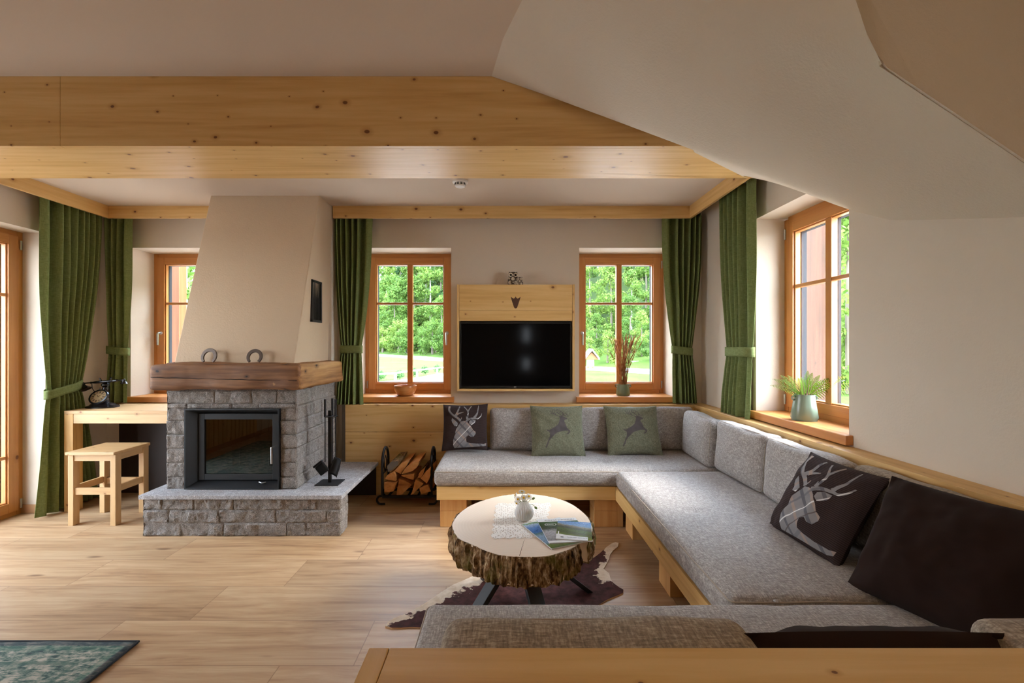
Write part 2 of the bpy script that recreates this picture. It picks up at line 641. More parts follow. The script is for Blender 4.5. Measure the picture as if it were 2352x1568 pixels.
M_STONE = stone('split_granite', (136, 129, 122), bump=0.9)
M_SLAB = stone('flamed_granite', (166, 164, 164), 0.25)
M_IRON = plain('black_iron', rgb(34, 33, 34), 0.45, 0.5)
M_BLACK = plain('black_steel', rgb(16, 17, 19), 0.5)
M_DARKIN = plain('firebox_lining', rgb(58, 44, 34), 0.9)
M_STEEL = plain('brushed_steel', rgb(196, 196, 194), 0.28, 1.0)
M_WHITE = plain('white_plastic', rgb(222, 216, 206), 0.5)
M_TV = plain('tv_screen', rgb(4, 4, 5), 0.09, spec=0.12)
M_TVB = plain('tv_bezel', rgb(14, 14, 15), 0.3)
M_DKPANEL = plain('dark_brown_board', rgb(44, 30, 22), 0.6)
M_EMBLEM = plain('emblem_brown', rgb(74, 42, 20), 0.7)
M_BASEB = plain('baseboard_wood', rgb(176, 134, 94), 0.5)
M_CELADON = plain('celadon_glaze', rgb(116, 132, 112), 0.25)
M_CELADON2 = plain('sage_glaze', rgb(112, 122, 92), 0.25)
M_PORC = plain('white_porcelain', rgb(236, 236, 234), 0.35)
M_PETAL = plain('daisy_petal', rgb(244, 244, 240), 0.7)
M_YELLOW = plain('daisy_centre', rgb(226, 176, 30), 0.8)
M_STEM = plain('green_stem', rgb(96, 124, 56), 0.7)
M_BUD = plain('green_bud', rgb(110, 130, 66), 0.7)
M_FSTEM = plain('fern_stem', rgb(110, 74, 44), 0.7)
M_PHONE = plain('black_bakelite', rgb(24, 20, 20), 0.22, spec=0.6)
M_BRASS = plain('aged_brass', rgb(180, 140, 80), 0.35, 0.8)
M_FACE = plain('clock_face', rgb(214, 186, 138), 0.5)
M_GREY = plain('grey_strip', rgb(120, 112, 104), 0.8)
M_SHOE = plain('horseshoe_iron', rgb(92, 76, 64), 0.5, 0.5)
M_ALU = plain('grey_aluminium', rgb(44, 47, 51), 0.7, spec=0.2)


def leafy(name, cols, trans=0.35):
    g = G(name)
    r = g.n('ObjectInfo').outputs['Random']
    f = g.noise(g.obj(), 1.6, 2)
    c = g.ramp(g.m('ADD', g.m('MULTIPLY', f, 0.7), g.m('MULTIPLY', r, 0.3)), [(0.30, cols[0]), (0.5, cols[1]), (0.7, cols[2])])
    g.put(g.b.inputs['Base Color'], c)
    g.put(g.b.inputs['Roughness'], 0.7)
    g.put(g.b.inputs['Specular IOR Level'], 0.2)
    t = g.n('BsdfTranslucent', {'Color': c})
    mx = g.n('MixShader', {0: trans, 1: g.b.outputs[0], 2: t.outputs[0]})
    g.nt.links.new(mx.outputs[0], g.out.inputs[0])
    return g.mat


M_FERN = leafy('fern_leaf', (rgb(72, 104, 12), rgb(112, 142, 14), rgb(160, 174, 26)))
M_TREE = leafy('tree_leaves', (rgb(62, 92, 34), rgb(88, 118, 48), rgb(122, 146, 66)))
M_TREE2 = leafy('tree_leaves_dark', (rgb(44, 76, 40), rgb(62, 98, 50), rgb(88, 120, 62)))
M_TRUNK = plain('tree_trunk', rgb(104, 94, 82), 0.9)
M_BIRCH = plain('birch_trunk', rgb(150, 144, 136), 0.8)
M_ROCK = plain('pale_rock', rgb(150, 142, 138), 0.9)


def ground_mat():
    g = G('meadow')
    P = g.pos()
    f = g.noise(P, 0.35, 3)
    f2 = g.noise(P, 9, 3)
    c = g.ramp(g.m('ADD', g.m('MULTIPLY', f, .6), g.m('MULTIPLY', f2, .4)), [(0.35, rgb(52, 76, 22)), (0.55, rgb(66, 88, 32)), (0.7, rgb(84, 100, 48))])
    z = g.xyz(P)[2]
    c = g.mix(g.range(g.m('ADD', z, g.m('MULTIPLY', f2, 2.0)), 1.2, 3.4), c, rgb(48, 64, 32))
    return g.done(c, 0.95, spec=0.1)


M_LAWN = ground_mat()
M_SCREE = plain('hill_soil', rgb(120, 140, 84), 0.95)
M_PATH = plain('gravel_path', rgb(150, 145, 138), 0.95)
M_FENCE = plain('fence_white', rgb(226, 224, 218), 0.7)
M_HUT = plain('hut_brown', rgb(150, 96, 60), 0.8)
M_HUTR = plain('hut_roof', rgb(222, 212, 206), 0.7)
M_STRAW = None


def straw_mat():
    g = G('dried_grass')
    f = g.noise(g.obj(), 30, 2)
    return g.done(g.ramp(f, [(0.35, rgb(134, 78, 44)), (0.5, rgb(176, 112, 66)), (0.65, rgb(206, 158, 104))]), 0.8)


M_STRAW = straw_mat()


def glass_mat(name, tint=(1, 1, 1, 1), fac=0.0, ior=1.45):
    g = G(name)
    fc = g.n('LayerWeight', {'Blend': 0.5}).outputs['Facing']
    f0 = ((ior - 1) / (ior + 1)) ** 2
    fr = g.m('ADD', f0, g.m('MULTIPLY', g.m('POWER', fc, 5.0), 1 - f0))
    t = g.n('BsdfTransparent', {'Color': tint})
    gl = g.n('BsdfGlossy', {'Color': (1, 1, 1, 1), 'Roughness': 0.0})
    mx = g.n('MixShader', {0: g.m('ADD', fr, fac), 1: t.outputs[0], 2: gl.outputs[0]})
    g.nt.links.new(mx.outputs[0], g.out.inputs[0])
    return g.mat


M_GLASS = glass_mat('window_glass')
M_FIREGLASS = glass_mat('stove_glass', (0.55, 0.46, 0.38, 1), 0.05, 1.6)


def bark_mat():
    g = G('rough_bark')
    P = g.obj()
    a = g.m('ADD', g.m('MULTIPLY', g.noise(g.vmul(P, (1, 1, 0.22)), 62, 5, 0.7), .65), g.m('MULTIPLY', g.noise(P, 26, 5, 0.7), .35))
    b = g.noise(P, 9, 3)
    c = g.ramp(a, [(0.38, rgb(34, 24, 15)), (0.46, rgb(92, 66, 42)), (0.54, rgb(150, 120, 86)), (0.64, rgb(206, 188, 158))])
    moss = g.range(b, 0.50, 0.62)
    c = g.mix(g.m('MULTIPLY', moss, 0.55), c, rgb(98, 96, 34))
    return g.done(c, 0.95, normal=g.bump(a, 0.6, 0.012), spec=0.1)


M_BARK = bark_mat()


def slice_mat(cx, cy):
    g = G('pale_wood_slice')
    x, y, z = g.xyz(g.pos())
    wx = g.noise(g.pos(), 5, 2)
    dx, dy = g.m('SUBTRACT', x, cx), g.m('SUBTRACT', y, cy)
    d = g.m('SQRT', g.m('ADD', g.m('MULTIPLY', dx, dx), g.m('MULTIPLY', dy, dy)))
    ring = g.m('SINE', g.m('MULTIPLY', g.m('ADD', d, g.m('MULTIPLY', wx, 0.05)), 420.0))
    c = g.mix(g.range(ring, -1, 1), rgb(229, 209, 187), rgb(232, 213, 191))
    c = g.mix(g.m('MULTIPLY', g.range(g.noise(g.pos(), 3, 2), .45, .65), 0.3), c, rgb(208, 180, 152))
    return g.done(c, 0.55, spec=0.3)


M_SLICE = slice_mat(0.05, 2.2)


def doily_mat():
    g = G('crochet_lace')
    P = g.vmul(g.pos(), (1, 1, 0))
    v1 = g.voro(P, 90, 'DISTANCE_TO_EDGE', 0.55).outputs['Distance']
    hole = g.range(v1, 0.21, 0.28)
    c = rgb(236, 230, 220)
    g.done(c, 0.9)
    t = g.n('BsdfTransparent')
    mx = g.n('MixShader', {0: g.m('MULTIPLY', hole, 0.92), 1: g.b.outputs[0], 2: t.outputs[0]})
    g.nt.links.new(mx.outputs[0], g.out.inputs[0])
    return g.mat


M_LACE = doily_mat()


def hide_mat():
    g = G('cow_hide')
    x, y, z = g.xyz(g.pos())
    nz = g.noise(g.pos(), 22, 4, 0.7)
    nb = g.noise(g.pos(), 5, 3)
    wob = g.m('MULTIPLY', g.m('SUBTRACT', g.m('ADD', g.m('MULTIPLY', nz, 0.6), g.m('MULTIPLY', nb, 0.8)), 0.7), 0.22)

    def line(ax, ay, bx, by):   # signed distance, positive left of a->b
        L = math.hypot(bx - ax, by - ay)
        nx, ny = -(by - ay) / L, (bx - ax) / L
        return g.m('ADD', g.m('MULTIPLY', g.m('SUBTRACT', x, ax), nx), g.m('MULTIPLY', g.m('SUBTRACT', y, ay), ny))
    # dark saddle between the pale upper flank and the pale right legs
    s = g.m('MULTIPLY', line(-0.53, 2.10, -0.12, 2.485), -1.0)      # below this line: dark
    s2 = g.m('MAXIMUM', line(0.50, 2.45, 0.60, 2.75), g.m('SUBTRACT', 2.46, y))                               # left of it: dark
    dk = g.m('MINIMUM', s, s2)
    dark = g.range(g.m('ADD', dk, wob), -0.004, 0.004)
    cream = g.mix(g.range(nz, .35, .65), rgb(208, 186, 158), rgb(232, 216, 194))
    brown = g.mix(g.range(nz, .35, .65), rgb(50, 26, 23), rgb(82, 46, 42))
    return g.done(g.mix(dark, cream, brown), 0.8, normal=g.bump(nz, 0.3, 0.004), spec=0.15)


M_HIDE = hide_mat()
M_HIDE_EDGE = plain('hide_edge', rgb(206, 170, 128), 0.9)


def rug_mat():
    g = G('faded_green_rug')
    P = g.pos()
    x, y, z = g.xyz(P)
    n1 = g.noise(g.vmul(P, (16, 60, 1)), 1.0, 4, 0.7, 0.8)
    n2 = g.noise(P, 14, 4, 0.7)
    n3 = g.noise(P, 40, 3, 0.7)
    f = g.m('ADD', g.m('MULTIPLY', n1, .5), g.m('ADD', g.m('MULTIPLY', n2, .3), g.m('MULTIPLY', n3, .2)))
    c = g.ramp(f, [(0.38, rgb(46, 54, 58)), (0.45, rgb(62, 88, 78)), (0.50, rgb(116, 128, 114)), (0.58, rgb(180, 168, 150))])
    e = g.m('MINIMUM', g.m('SUBTRACT', -1.60, x), g.m('SUBTRACT', 1.985, y))
    band = g.m('MULTIPLY', g.range(e, 0.028, 0.034), g.range(e, 0.066, 0.060))
    c = g.mix(g.m('MULTIPLY', band, 0.45), c, rgb(64, 104, 86))
    dk = g.range(e, 0.034, 0.028)
    c = g.mix(g.m('MULTIPLY', dk, 0.75), c, rgb(44, 52, 58))
    b2 = g.m('MULTIPLY', g.range(e, 0.128, 0.132), g.range(e, 0.150, 0.146))
    c = g.mix(g.m('MULTIPLY', b2, 0.6), c, rgb(60, 92, 80))
    return g.done(c, 0.95, normal=g.bump(n3, 0.3, 0.004))


M_RUG = rug_mat()


def cover(name, stops, wscale, tilt=0.0):
    """printed landscape cover: bands across the page, broken up by noise (drawn in page coordinates)"""
    g = G(name)
    u, v, _ = g.xyz(g.uv())
    nz = g.noise(g.vmul(g.uv(), (3.0, 7.0, 1)), 2.0, 4, 0.6)
    t = g.m('ADD', g.m('ADD', v, g.m('MULTIPLY', g.m('SUBTRACT', u, 0.5), tilt)), g.m('MULTIPLY', g.m('SUBTRACT', nz, 0.5), wscale))
    c = g.ramp(t, stops)
    n2 = g.noise(g.vmul(g.uv(), (18, 30, 1)), 1.0, 3)
    dk = g.mix(1.0, c, rgb(150, 150, 150), 'MULTIPLY')
    return g.done(g.mix(g.m('MULTIPLY', g.range(n2, .5, .62), .5), c, dk), 0.3)


M_COVER_TOP = cover('cover_meadow', [(0.0, rgb(176, 156, 60)), (0.18, rgb(120, 132, 48)), (0.34, rgb(86, 92, 58)), (0.5, rgb(96, 116, 64)), (0.62, rgb(84, 86, 76)), (0.72, rgb(150, 142, 122)), (0.80, rgb(128, 164, 204)), (1.0, rgb(96, 146, 206))], 0.30, 0.22)
M_COVER_MID = cover('cover_valley', [(0.0, rgb(110, 112, 110)), (0.2, rgb(170, 170, 172)), (0.45, rgb(186, 186, 190)), (0.58, rgb(84, 92, 76)), (0.72, rgb(64, 84, 50)), (0.9, rgb(60, 96, 44)), (1.0, rgb(104, 150, 60))], 0.12)
M_COVER_LOW = cover('cover_lake', [(0.0, rgb(70, 92, 40)), (0.12, rgb(110, 130, 62)), (0.2, rgb(130, 160, 190)), (0.45, rgb(150, 178, 206)), (0.55, rgb(96, 130, 120)), (0.62, rgb(70, 120, 190)), (0.8, rgb(92, 140, 206)), (0.92, rgb(190, 210, 230)), (0.97, rgb(120, 160, 70)), (1.0, rgb(200, 220, 236))], 0.12)
M_PAPER = plain('white_paper', rgb(232, 232, 232), 0.35)
M_INK = plain('print_ink', rgb(60, 62, 66), 0.5)
M_INKW = plain('white_ink', rgb(238, 238, 238), 0.5)
M_CREAMG = plain('cream_glaze', rgb(206, 190, 166), 0.4)
M_OWL = plain('owl_brown', rgb(66, 50, 36), 0.35)

# ================================================================ THE SETTING
def cells(mb, axis, lo, hi, s0, s1, z0, z1, holes):
    ss = sorted({s0, s1} | {h[0] for h in holes} | {h[1] for h in holes})
    zs = sorted({z0, z1} | {h[2] for h in holes} | {h[3] for h in holes})
    for i in range(len(ss) - 1):
        j = 0
        while j < len(zs) - 1:
            def solid(jj):
                cs, cz = (ss[i] + ss[i + 1]) / 2, (zs[jj] + zs[jj + 1]) / 2
                return not any(h[0] < cs < h[1] and h[2] < cz < h[3] for h in holes)
            if not solid(j):
                j += 1
                continue
            k = j
            while k + 1 < len(zs) - 1 and solid(k + 1):
                k += 1
            if axis == 'y':
                mb.box(ss[i], ss[i + 1], lo, hi, zs[j], zs[k + 1])
            else:
                mb.box(lo, hi, ss[i], ss[i + 1], zs[j], zs[k + 1])
            j = k + 1


WIN1 = (-3.362, -2.509)
WIN2 = (-1.338, -0.485)
WIN3 = (0.666, 1.519)
WIN4 = (2.335, 3.200)
DOOR = (1.66, 3.540)
REV = 0.274        # reveal of the back windows
REVR = 0.200       # of the right one
TOP = 3.05

m = MB(); m.box(XL - 0.34, XR + 0.34, YREAR - 0.3, YB + 0.4, -0.2, 0.0)
tag(m.build('floor', M_FLOOR), 'pale oak plank floor with fine joints', 'floor', kind='structure')

m = MB(); cells(m, 'y', YB, YB + 0.40, XL - 0.34, XR + 0.34, 0, TOP, [(*w, ZSILL - 0.051, ZLIN) for w in (WIN1, WIN2, WIN3)])
tag(m.build('wall_back', M_WALL), 'white plaster wall with three windows behind the bench', 'wall', kind='structure')
m = MB(); cells(m, 'x', XL - 0.34, XL, YREAR, YB, 0, TOP, [(*DOOR, 0.0, ZLIN), (-2.3, -1.6, 0.0, ZLIN)])
tag(m.build('wall_left', M_WALL), 'white plaster wall around the balcony door', 'wall', kind='structure')
m = MB(); cells(m, 'x', XR, XR + 0.34, YREAR, YB, 0, TOP, [(*WIN4, ZSILL - 0.051, ZLIN + 0.012)])
tag(m.build('wall_right', M_WALL), 'white plaster wall along the long bench', 'wall', kind='structure')
m = MB(); cells(m, 'y', YREAR - 0.3, YREAR, XL - 0.34, XR + 0.34, 0, TOP, [(.37, .69, .62, 1.08), (.37, .69, 1.30, 1.84)])
tag(m.build('wall_rear', M_WALL), 'white plaster wall behind the camera', 'wall', kind='structure')

m = MB(); m.box(XL - 0.05, XR + 0.05, 2.9, YB + 0.02, ZC, ZC + 0.06)
tag(m.build('ceiling', M_CEIL), 'white ceiling between the beam and the windows', 'ceiling', kind='structure')
m = MB(); m.box(XL - 0.05, XR + 0.05, YREAR - 0.02, YF + 0.04, ZF, ZF + 0.06)
tag(m.build('ceiling', M_CEIL), 'higher white ceiling on the near side of the wooden beam', 'ceiling', kind='structure')
m = MB(); m.box(XL - 0.6, XR + 0.35, YREAR - 1.0, YB + 0.6, TOP, TOP + 0.12)
tag(m.build('roof', M_WALL), 'roof slab with eaves', 'roof', kind='structure')

# ---------------------------------------------------------------- rounded plaster soffit over the right side
def zw(d):     # foot of the soffit along the right wall
    pts = [(1.30, 1.665), (1.548, 1.722), (1.774, 1.782), (2.0, 1.842), (2.085, 1.866), (2.329, 1.985), (2.674, 2.186), (3.181, 2.476), (3.3, 2.55)]
    for (a, za), (b, zb) in zip(pts, pts[1:]):
        if a <= d <= b:
            return za + (zb - za) * (d - a) / (b - a)
    return pts[0][1] if d < 1.3 else pts[-1][1]


A_ = (-0.074, YF, ZF)
B_ = (1.019, YF, 2.406)
J_ = (1.078, 2.589, ZBM)
C_ = (1.588, YBM, ZBM)
NEAR = [(0.74, 1.35, ZF), (0.95, 1.35, 2.58), (1.040, 1.35, 2.325), (1.075, 1.35, 2.22), (1.118, 1.35, 2.135), (1.25, 1.35, 2.047), (1.40, 1.35, 1.947), (1.539, 1.35, 1.853), (1.68, 1.35, 1.755), (1.79, 1.35, 1.690)]


def poly_at(pts, t):
    pts = [Vector(p) for p in pts]
    L = [0.0]
    for a, b in zip(pts, pts[1:]):
        L.append(L[-1] + (b - a).length)
    x = t * L[-1]
    for i in range(len(pts) - 1):
        if x <= L[i + 1] + 1e-9:
            return pts[i].lerp(pts[i + 1], (x - L[i]) / max(1e-9, L[i + 1] - L[i]))
    return pts[-1]


def soffit_rows():
    ups = [(0.30, 1.58, ZF), (0.075, 1.95, ZF), (-0.010, 2.2, ZF), A_]
    lows = [1.56, 1.75, 1.93, 2.08]
    for k, lo in ((1 / 3, 2.28), (2 / 3, 2.46)):
        ups.append(tuple(a + (b - a) * k for a, b in zip(A_, B_))); lows.append(lo)
    ups += [B_, J_, C_, (1.755, 3.15, 2.462)]
    lows += [2.68, 2.76, 2.98, 3.17]
    rows = []
    for u, lo in zip(ups, lows):
        rows.append([Vector(u), Vector((XR + 0.02, lo, zw(lo)))])
    return rows


SUB = 26
rows = []
near_row = [poly_at(NEAR, i / SUB) for i in range(SUB + 1)]
keys = soffit_rows()
lin = []
for a, b in keys:
    lin.append([a.lerp(b, i / SUB) for i in range(SUB + 1)])
allr = [near_row] + lin
fine = []
for k in range(len(allr) - 1):
    steps = 8 if k == 0 else 5
    for s in range(steps):
        t = s / steps
        fine.append([p.lerp(q, t) for p, q in zip(allr[k], allr[k + 1])])
fine.append(allr[-1])
for it in range(6):   # relax the interior so that the plaster runs in one soft curve
    new = [list(r) for r in fine]
    for j in range(1, len(fine) - 1):
        for i in range(1, SUB):
            new[j][i] = (fine[j - 1][i] + fine[j + 1][i] + fine[j][i - 1] + fine[j][i + 1]) / 4
    fine = new
m = MB()
nr = len(fine)
m.add([p for r in fine for p in r], [(j * (SUB + 1) + i, j * (SUB + 1) + i + 1, (j + 1) * (SUB + 1) + i + 1, (j + 1) * (SUB + 1) + i) for j in range(nr - 1) for i in range(SUB)])
sof = m.build('ceiling', M_SOFFIT, smooth=True, sharp=0)
tag(sof, 'rough white plaster soffit sloping down to the right wall', 'ceiling', kind='structure')
# upright face where the soffit ends, nearer to the camera
m = MB()
lowp = [Vector(p) for p in NEAR[4:]]
m.add([Vector((1.118, 1.36, 2.135)), Vector((1.141, 1.42, 2.378)), Vector((1.12, 1.44, ZF))] + [Vector((1.82, 1.42, ZF))] + [p + Vector((0, 0.01, 0)) for p in reversed(lowp[1:])],
      [tuple(range(4 + len(lowp) - 1))])
m.add([Vector(p) for p in NEAR[:5]] + [Vector((1.118, 1.36, 2.135)), Vector((1.141, 1.42, 2.378)), Vector((1.12, 1.44, ZF))],
      [(4, 3, 6, 5), (3, 2, 6), (2, 1, 7, 6), (1, 0, 7)])
tag(m.build('wall_upper', M_SOFFIT), 'rough plaster face above the end of the soffit', 'wall', kind='structure')

# ---------------------------------------------------------------- boxed timber beam
beam = struct('trim_1', 'boxed spruce beam across the room', 'beam')
seam = at(138.5, 250, YF).x
for x0, x1, right in ((XL, seam - 0.0015, False), (seam, 0, True)):
    m = MB()
    if not right:
        m.box(x0, x1, YF, YF + 0.03, ZBM, ZF)
    else:
        pl = [(x0, ZBM), (B_[0] + 0.002, ZBM), (B_[0], B_[2]), (A_[0], A_[2]), (x0, ZF)]
        m.prism([(x, YF, z) for x, z in pl], [(x, YF + 0.03, z) for x, z in pl])
    m.build('beam_face_board', W['pine_x'], beam, bev=0.0015)
m = MB()
pl = [(XL, YF + .0302), (B_[0] + 0.02, YF + .0302), (J_[0], J_[1]), (C_[0], C_[1]), (1.62, YBM), (XL, YBM)]
m.prism([(x, y, ZBM) for x, y in pl], [(x, y, ZBM + 0.03) for x, y in pl])
m.build('beam_underside', W['pine_x'], beam, bev=0.0015)
m = MB(); m.box(XL, 1.70, YBM - 0.03, YBM, ZBM + 0.001, TOP - 0.1)
m.build('beam_back_board', W['pine_x'], beam)

# ---------------------------------------------------------------- curtain boards under the ceiling
val = struct('trim_2', 'spruce curtain board running round the window walls', 'trim')
hood_l, hood_r = at(476, 490, 3.919).x, at(764, 490, 3.919).x
for x0, x1 in ((-3.416, -2.50), (hood_r, 1.590)):
    m = MB(); m.box(x0, x1, 3.919, 3.941, ZBM, ZC); m.build('back_board', W['pine_x'], val, bev=0.001)
m = MB(); m.box(-3.438, -3.416, 1.2, 3.941, ZBM, ZC); m.build('left_board', W['pine_y'], val, bev=0.001)
m = MB(); m.box(1.590, 1.612, 2.95, 3.941, ZBM, ZC); m.build('right_board', W['pine_y'], val, bev=0.001)


# ---------------------------------------------------------------- windows
def window(name, label, wall, a0, a1, z0, z1, plane, trans, sill=None, handle=None, hinge=None, leaves=1, mull=True, cat='window', hz=1.42, fw=0.040, sw=0.066):
    def P(s, n, z):
        return {'back': (s, plane + n, z), 'right': (plane + n, s, z), 'left': (plane - n, s, z), 'rear': (s, plane - n, z)}[wall]

    def bx(mb, s0, s1, n0, n1, q0, q1):
        p, q = P(s0, n0, q0), P(s1, n1, q1)
        mb.box(min(p[0], q[0]), max(p[0], q[0]), min(p[1], q[1]), max(p[1], q[1]), min(p[2], q[2]), max(p[2], q[2]))
    hor = 'x' if wall in ('back', 'rear') else 'y'
    mats = [W['larch_z'], W['larch_' + hor]]
    r = struct(name, label, cat, P((a0 + a1) / 2, 0, z0))
    f = MB()
    bx(f, a0 - 0.02, a0 + fw, 0, .07, z0, z1); bx(f, a1 - fw, a1 + 0.02, 0, .07, z0, z1)
    f.m = 1
    bx(f, a0 + fw + .0003, a1 - fw - .0003, 0, .07, z1 - fw, z1 + 0.02); bx(f, a0 + fw + .0003, a1 - fw - .0003, 0.002, .07, z0 - 0.01, z0 + fw)
    f.build('window_frame', mats, r, bev=0.003)
    W_ = (a1 - a0 - 2 * fw + 0.012) / leaves
    for k in range(leaves):
        b0 = a0 + fw - 0.006 + k * W_
        b1 = b0 + W_
        q0, q1 = z0 + fw - 0.006, z1 - fw + 0.006
        sname = 'sash' if cat == 'window' else 'door_leaf'
        f = MB()
        bx(f, b0, b0 + sw, -.008, .05, q0, q1); bx(f, b1 - sw, b1, -.008, .05, q0, q1)
        for sgn in (0, 1):   # inner glazing bead
            e0 = b0 + sw if not sgn else b1 - sw - .009
            bx(f, e0, e0 + .009, .006, .04, q0 + sw, q1 - sw)
        if mull:
            bx(f, (b0 + b1) / 2 - .025, (b0 + b1) / 2 + .025, 0.0, .04, q0 + sw, q1 - sw)
        f.m = 1
        bx(f, b0 + sw + .0003, b1 - sw - .0003, -.008, .05, q0, q0 + sw); bx(f, b0 + sw + .0003, b1 - sw - .0003, -.008, .05, q1 - sw, q1)
        for e0 in (q0 + sw, q1 - sw - .009):
            bx(f, b0 + sw + .0093, b1 - sw - .0093, .006, .04, e0, e0 + .009)
        for t in trans:
            bx(f, b0 + sw + .0095, b1 - sw - .0095, .003, .038, t - .0115, t + .0115)
        sh = f.build(sname, mats, r, bev=0.0025)
        p = MB()
        bx(p, b0 + sw - .004, b1 - sw + .004, .030, .034, q0 + sw - .004, q1 - sw + .004)
        tag(p.build('pane', M_GLASS, sh), 'clear glass pane')
        c = MB()
        cols = [b0 + sw, b1 - sw] + ([(b0 + b1) / 2] if mull else [])
        for cx in cols:
            hw = .012 if cx not in (b0 + sw, b1 - sw) else .004
            bx(c, cx - hw - .004, cx + hw + .004, .05, .085 if hw < .01 else .068, q0 + sw, q1 - sw)
        bx(c, b0, b1, .051, .084, q0 + sw - .03, q0 + sw + .006); bx(c, b0, b1, .051, .084, q1 - sw - .006, q1 - sw + .03)
        tag(c.build('outer_cladding', M_ALU, sh), 'grey aluminium outer frame')
        if handle is not None:
            hs = b0 + sw / 2 + .004 if handle == 0 else b1 - sw / 2 - .004
            h = MB()
            def hp(ds, n, z): return Vector(P(hs + ds, n, z))
            h.tube([hp(0, -.008, hz), hp(0, -.016, hz)], [.017, .015], 14)
            h.tube([hp(0, -.014, hz), hp(0, -.045, hz), hp(0, -.052, hz - .008), hp(0, -.052, hz - .115)], [.009, .009, .0095, .0085], 10)
            tag(h.build('handle', M_STEEL, sh, smooth=True), 'brushed steel lever handle')
        if hinge is not None:
            hs = b0 - .012 if hinge == 0 else b1 + .012
            for z in (q0 + .05, q1 - .07):
                h = MB(); h.tube([Vector(P(hs, -.012, z - .035)), Vector(P(hs, -.012, z + .035))], .007, 8)
                h.build('hinge', M_STEEL, sh, smooth=True)
    if sill is not None:
        dep = sill
        s = MB()
        bx(s, a0, a1, -dep, 0.01, z0 - .051, z0)
        s2 = MB()
        bx(s2, a0 - .03, a1 + .03, -dep - .040, -dep + .0005, z0 - .051, z0)
        s.v += []
        s.add(s2.v, [tuple(x) for x in s2.f])
        s.build('window_sill', W['larch_' + hor], r, bev=0.004)
    return r


ZTR = 1.3 + (793.5 - 697.2) * 4.37 / F
window('window_1', 'small wooden window left of the fireplace', 'back', *WIN1, ZSILL, ZLIN, YB + REV, [ZTR], REV, 0, 1)
window('window_2', 'wooden window between the fireplace curtain and the television', 'back', *WIN2, ZSILL, ZLIN, YB + REV, [ZTR], REV, 1, 0)
window('window_3', 'wooden window right of the television', 'back', *WIN3, ZSILL, ZLIN, YB + REV, [ZTR], REV, 0, 1)
window('window_4', 'wooden window in the right wall above the bench', 'right', *WIN4, ZSILL, ZLIN, XR + REVR, [ZTR], REVR, None, 1)
window('door_1', 'glazed wooden balcony door at the left edge', 'left', *DOOR, 0.0, ZLIN, XL - 0.178, [1.683, 0.453], None, None, 1, leaves=2, mull=False, cat='door', fw=.04, sw=.072)
window('door_2', 'unseen glazed balcony door behind the camera, added to let in light', 'left', -2.3, -1.6, 0.0, ZLIN, XL - 0.178, [1.683], None, None, None, leaves=1, mull=False, cat='door')  # unseen opening added for daylight from behind left, sized by its effect
window('window_5', 'small high window in the rear wall', 'rear', .37, .69, 1.30, 1.84, YREAR - 0.15, [], None, None, None, mull=False)
window('window_6', 'small low window in the rear wall', 'rear', .37, .69, .62, 1.08, YREAR - 0.15, [], None, None, None, mull=False)

# slatted cladding on the left wall beside the camera, seen mirrored in the stove glass
sl4 = struct('trim_4', 'slatted spruce wall cladding beside the camera', 'cladding')
for k in range(16):
    m = MB(); m.box(XL + .002, XL + .03, .02 + k * .088, .02 + k * .088 + .074, .07, 2.05)
    m.build('slat', W['pine_z'], sl4, bev=.002)

# ---------------------------------------------------------------- skirting
for nm, b in (('baseboard_left', (XL, XL + .012, 3.54, YB)), ('baseboard_reveal', (XL - .178, XL + .012, 3.528, 3.54)), ('baseboard_back', (XL, -2.2, YB - .012, YB)), ('baseboard_near', (XL, XL + .012, -.6, DOOR[0]))):
    m = MB(); m.box(b[0], b[1], b[2], b[3], 0, .068)
    tag(m.build(nm, M_BASEB, bev=.002), 'low brown skirting board', 'baseboard', kind='structure')

# ---------------------------------------------------------------- wall panelling with its cap rail
YP, XP = 3.974, 1.652       # front faces of the panelling
pan = struct('trim_3', 'spruce wall panelling behind the benches with a cap rail', 'panelling')
px0 = at(793, 1000, YP).x
for z0, z1 in ((0.0, .30), (.302, .545), (.547, ZRAIL - .002)):
    m = MB(); m.box(px0, XR - .01, YP, YP + .02, z0, z1); m.build('panel_board', W['pine_x'], pan, bev=.001)
    m = MB(); m.box(XP, XP + .02, .79, YP, z0, z1 - .004); m.build('panel_board', W['pine_y'], pan, bev=.001)
m = MB(); m.box(px0, XR, YP - .001, YB, ZRAIL - .024, ZRAIL); m.build('cap_rail', W['pine_x'], pan, bev=.002)
m = MB(); m.box(XP - .001, XR, .60, YP + .02, ZRAIL - .025, ZRAIL + .0008); m.build('cap_rail', W['pine_y'], pan, bev=.002)
m = MB(); m.box(px0 - .035, px0 - .001, YP + .015, YB, 0, ZRAIL); m.build('edge_strip', M_GREY, pan)

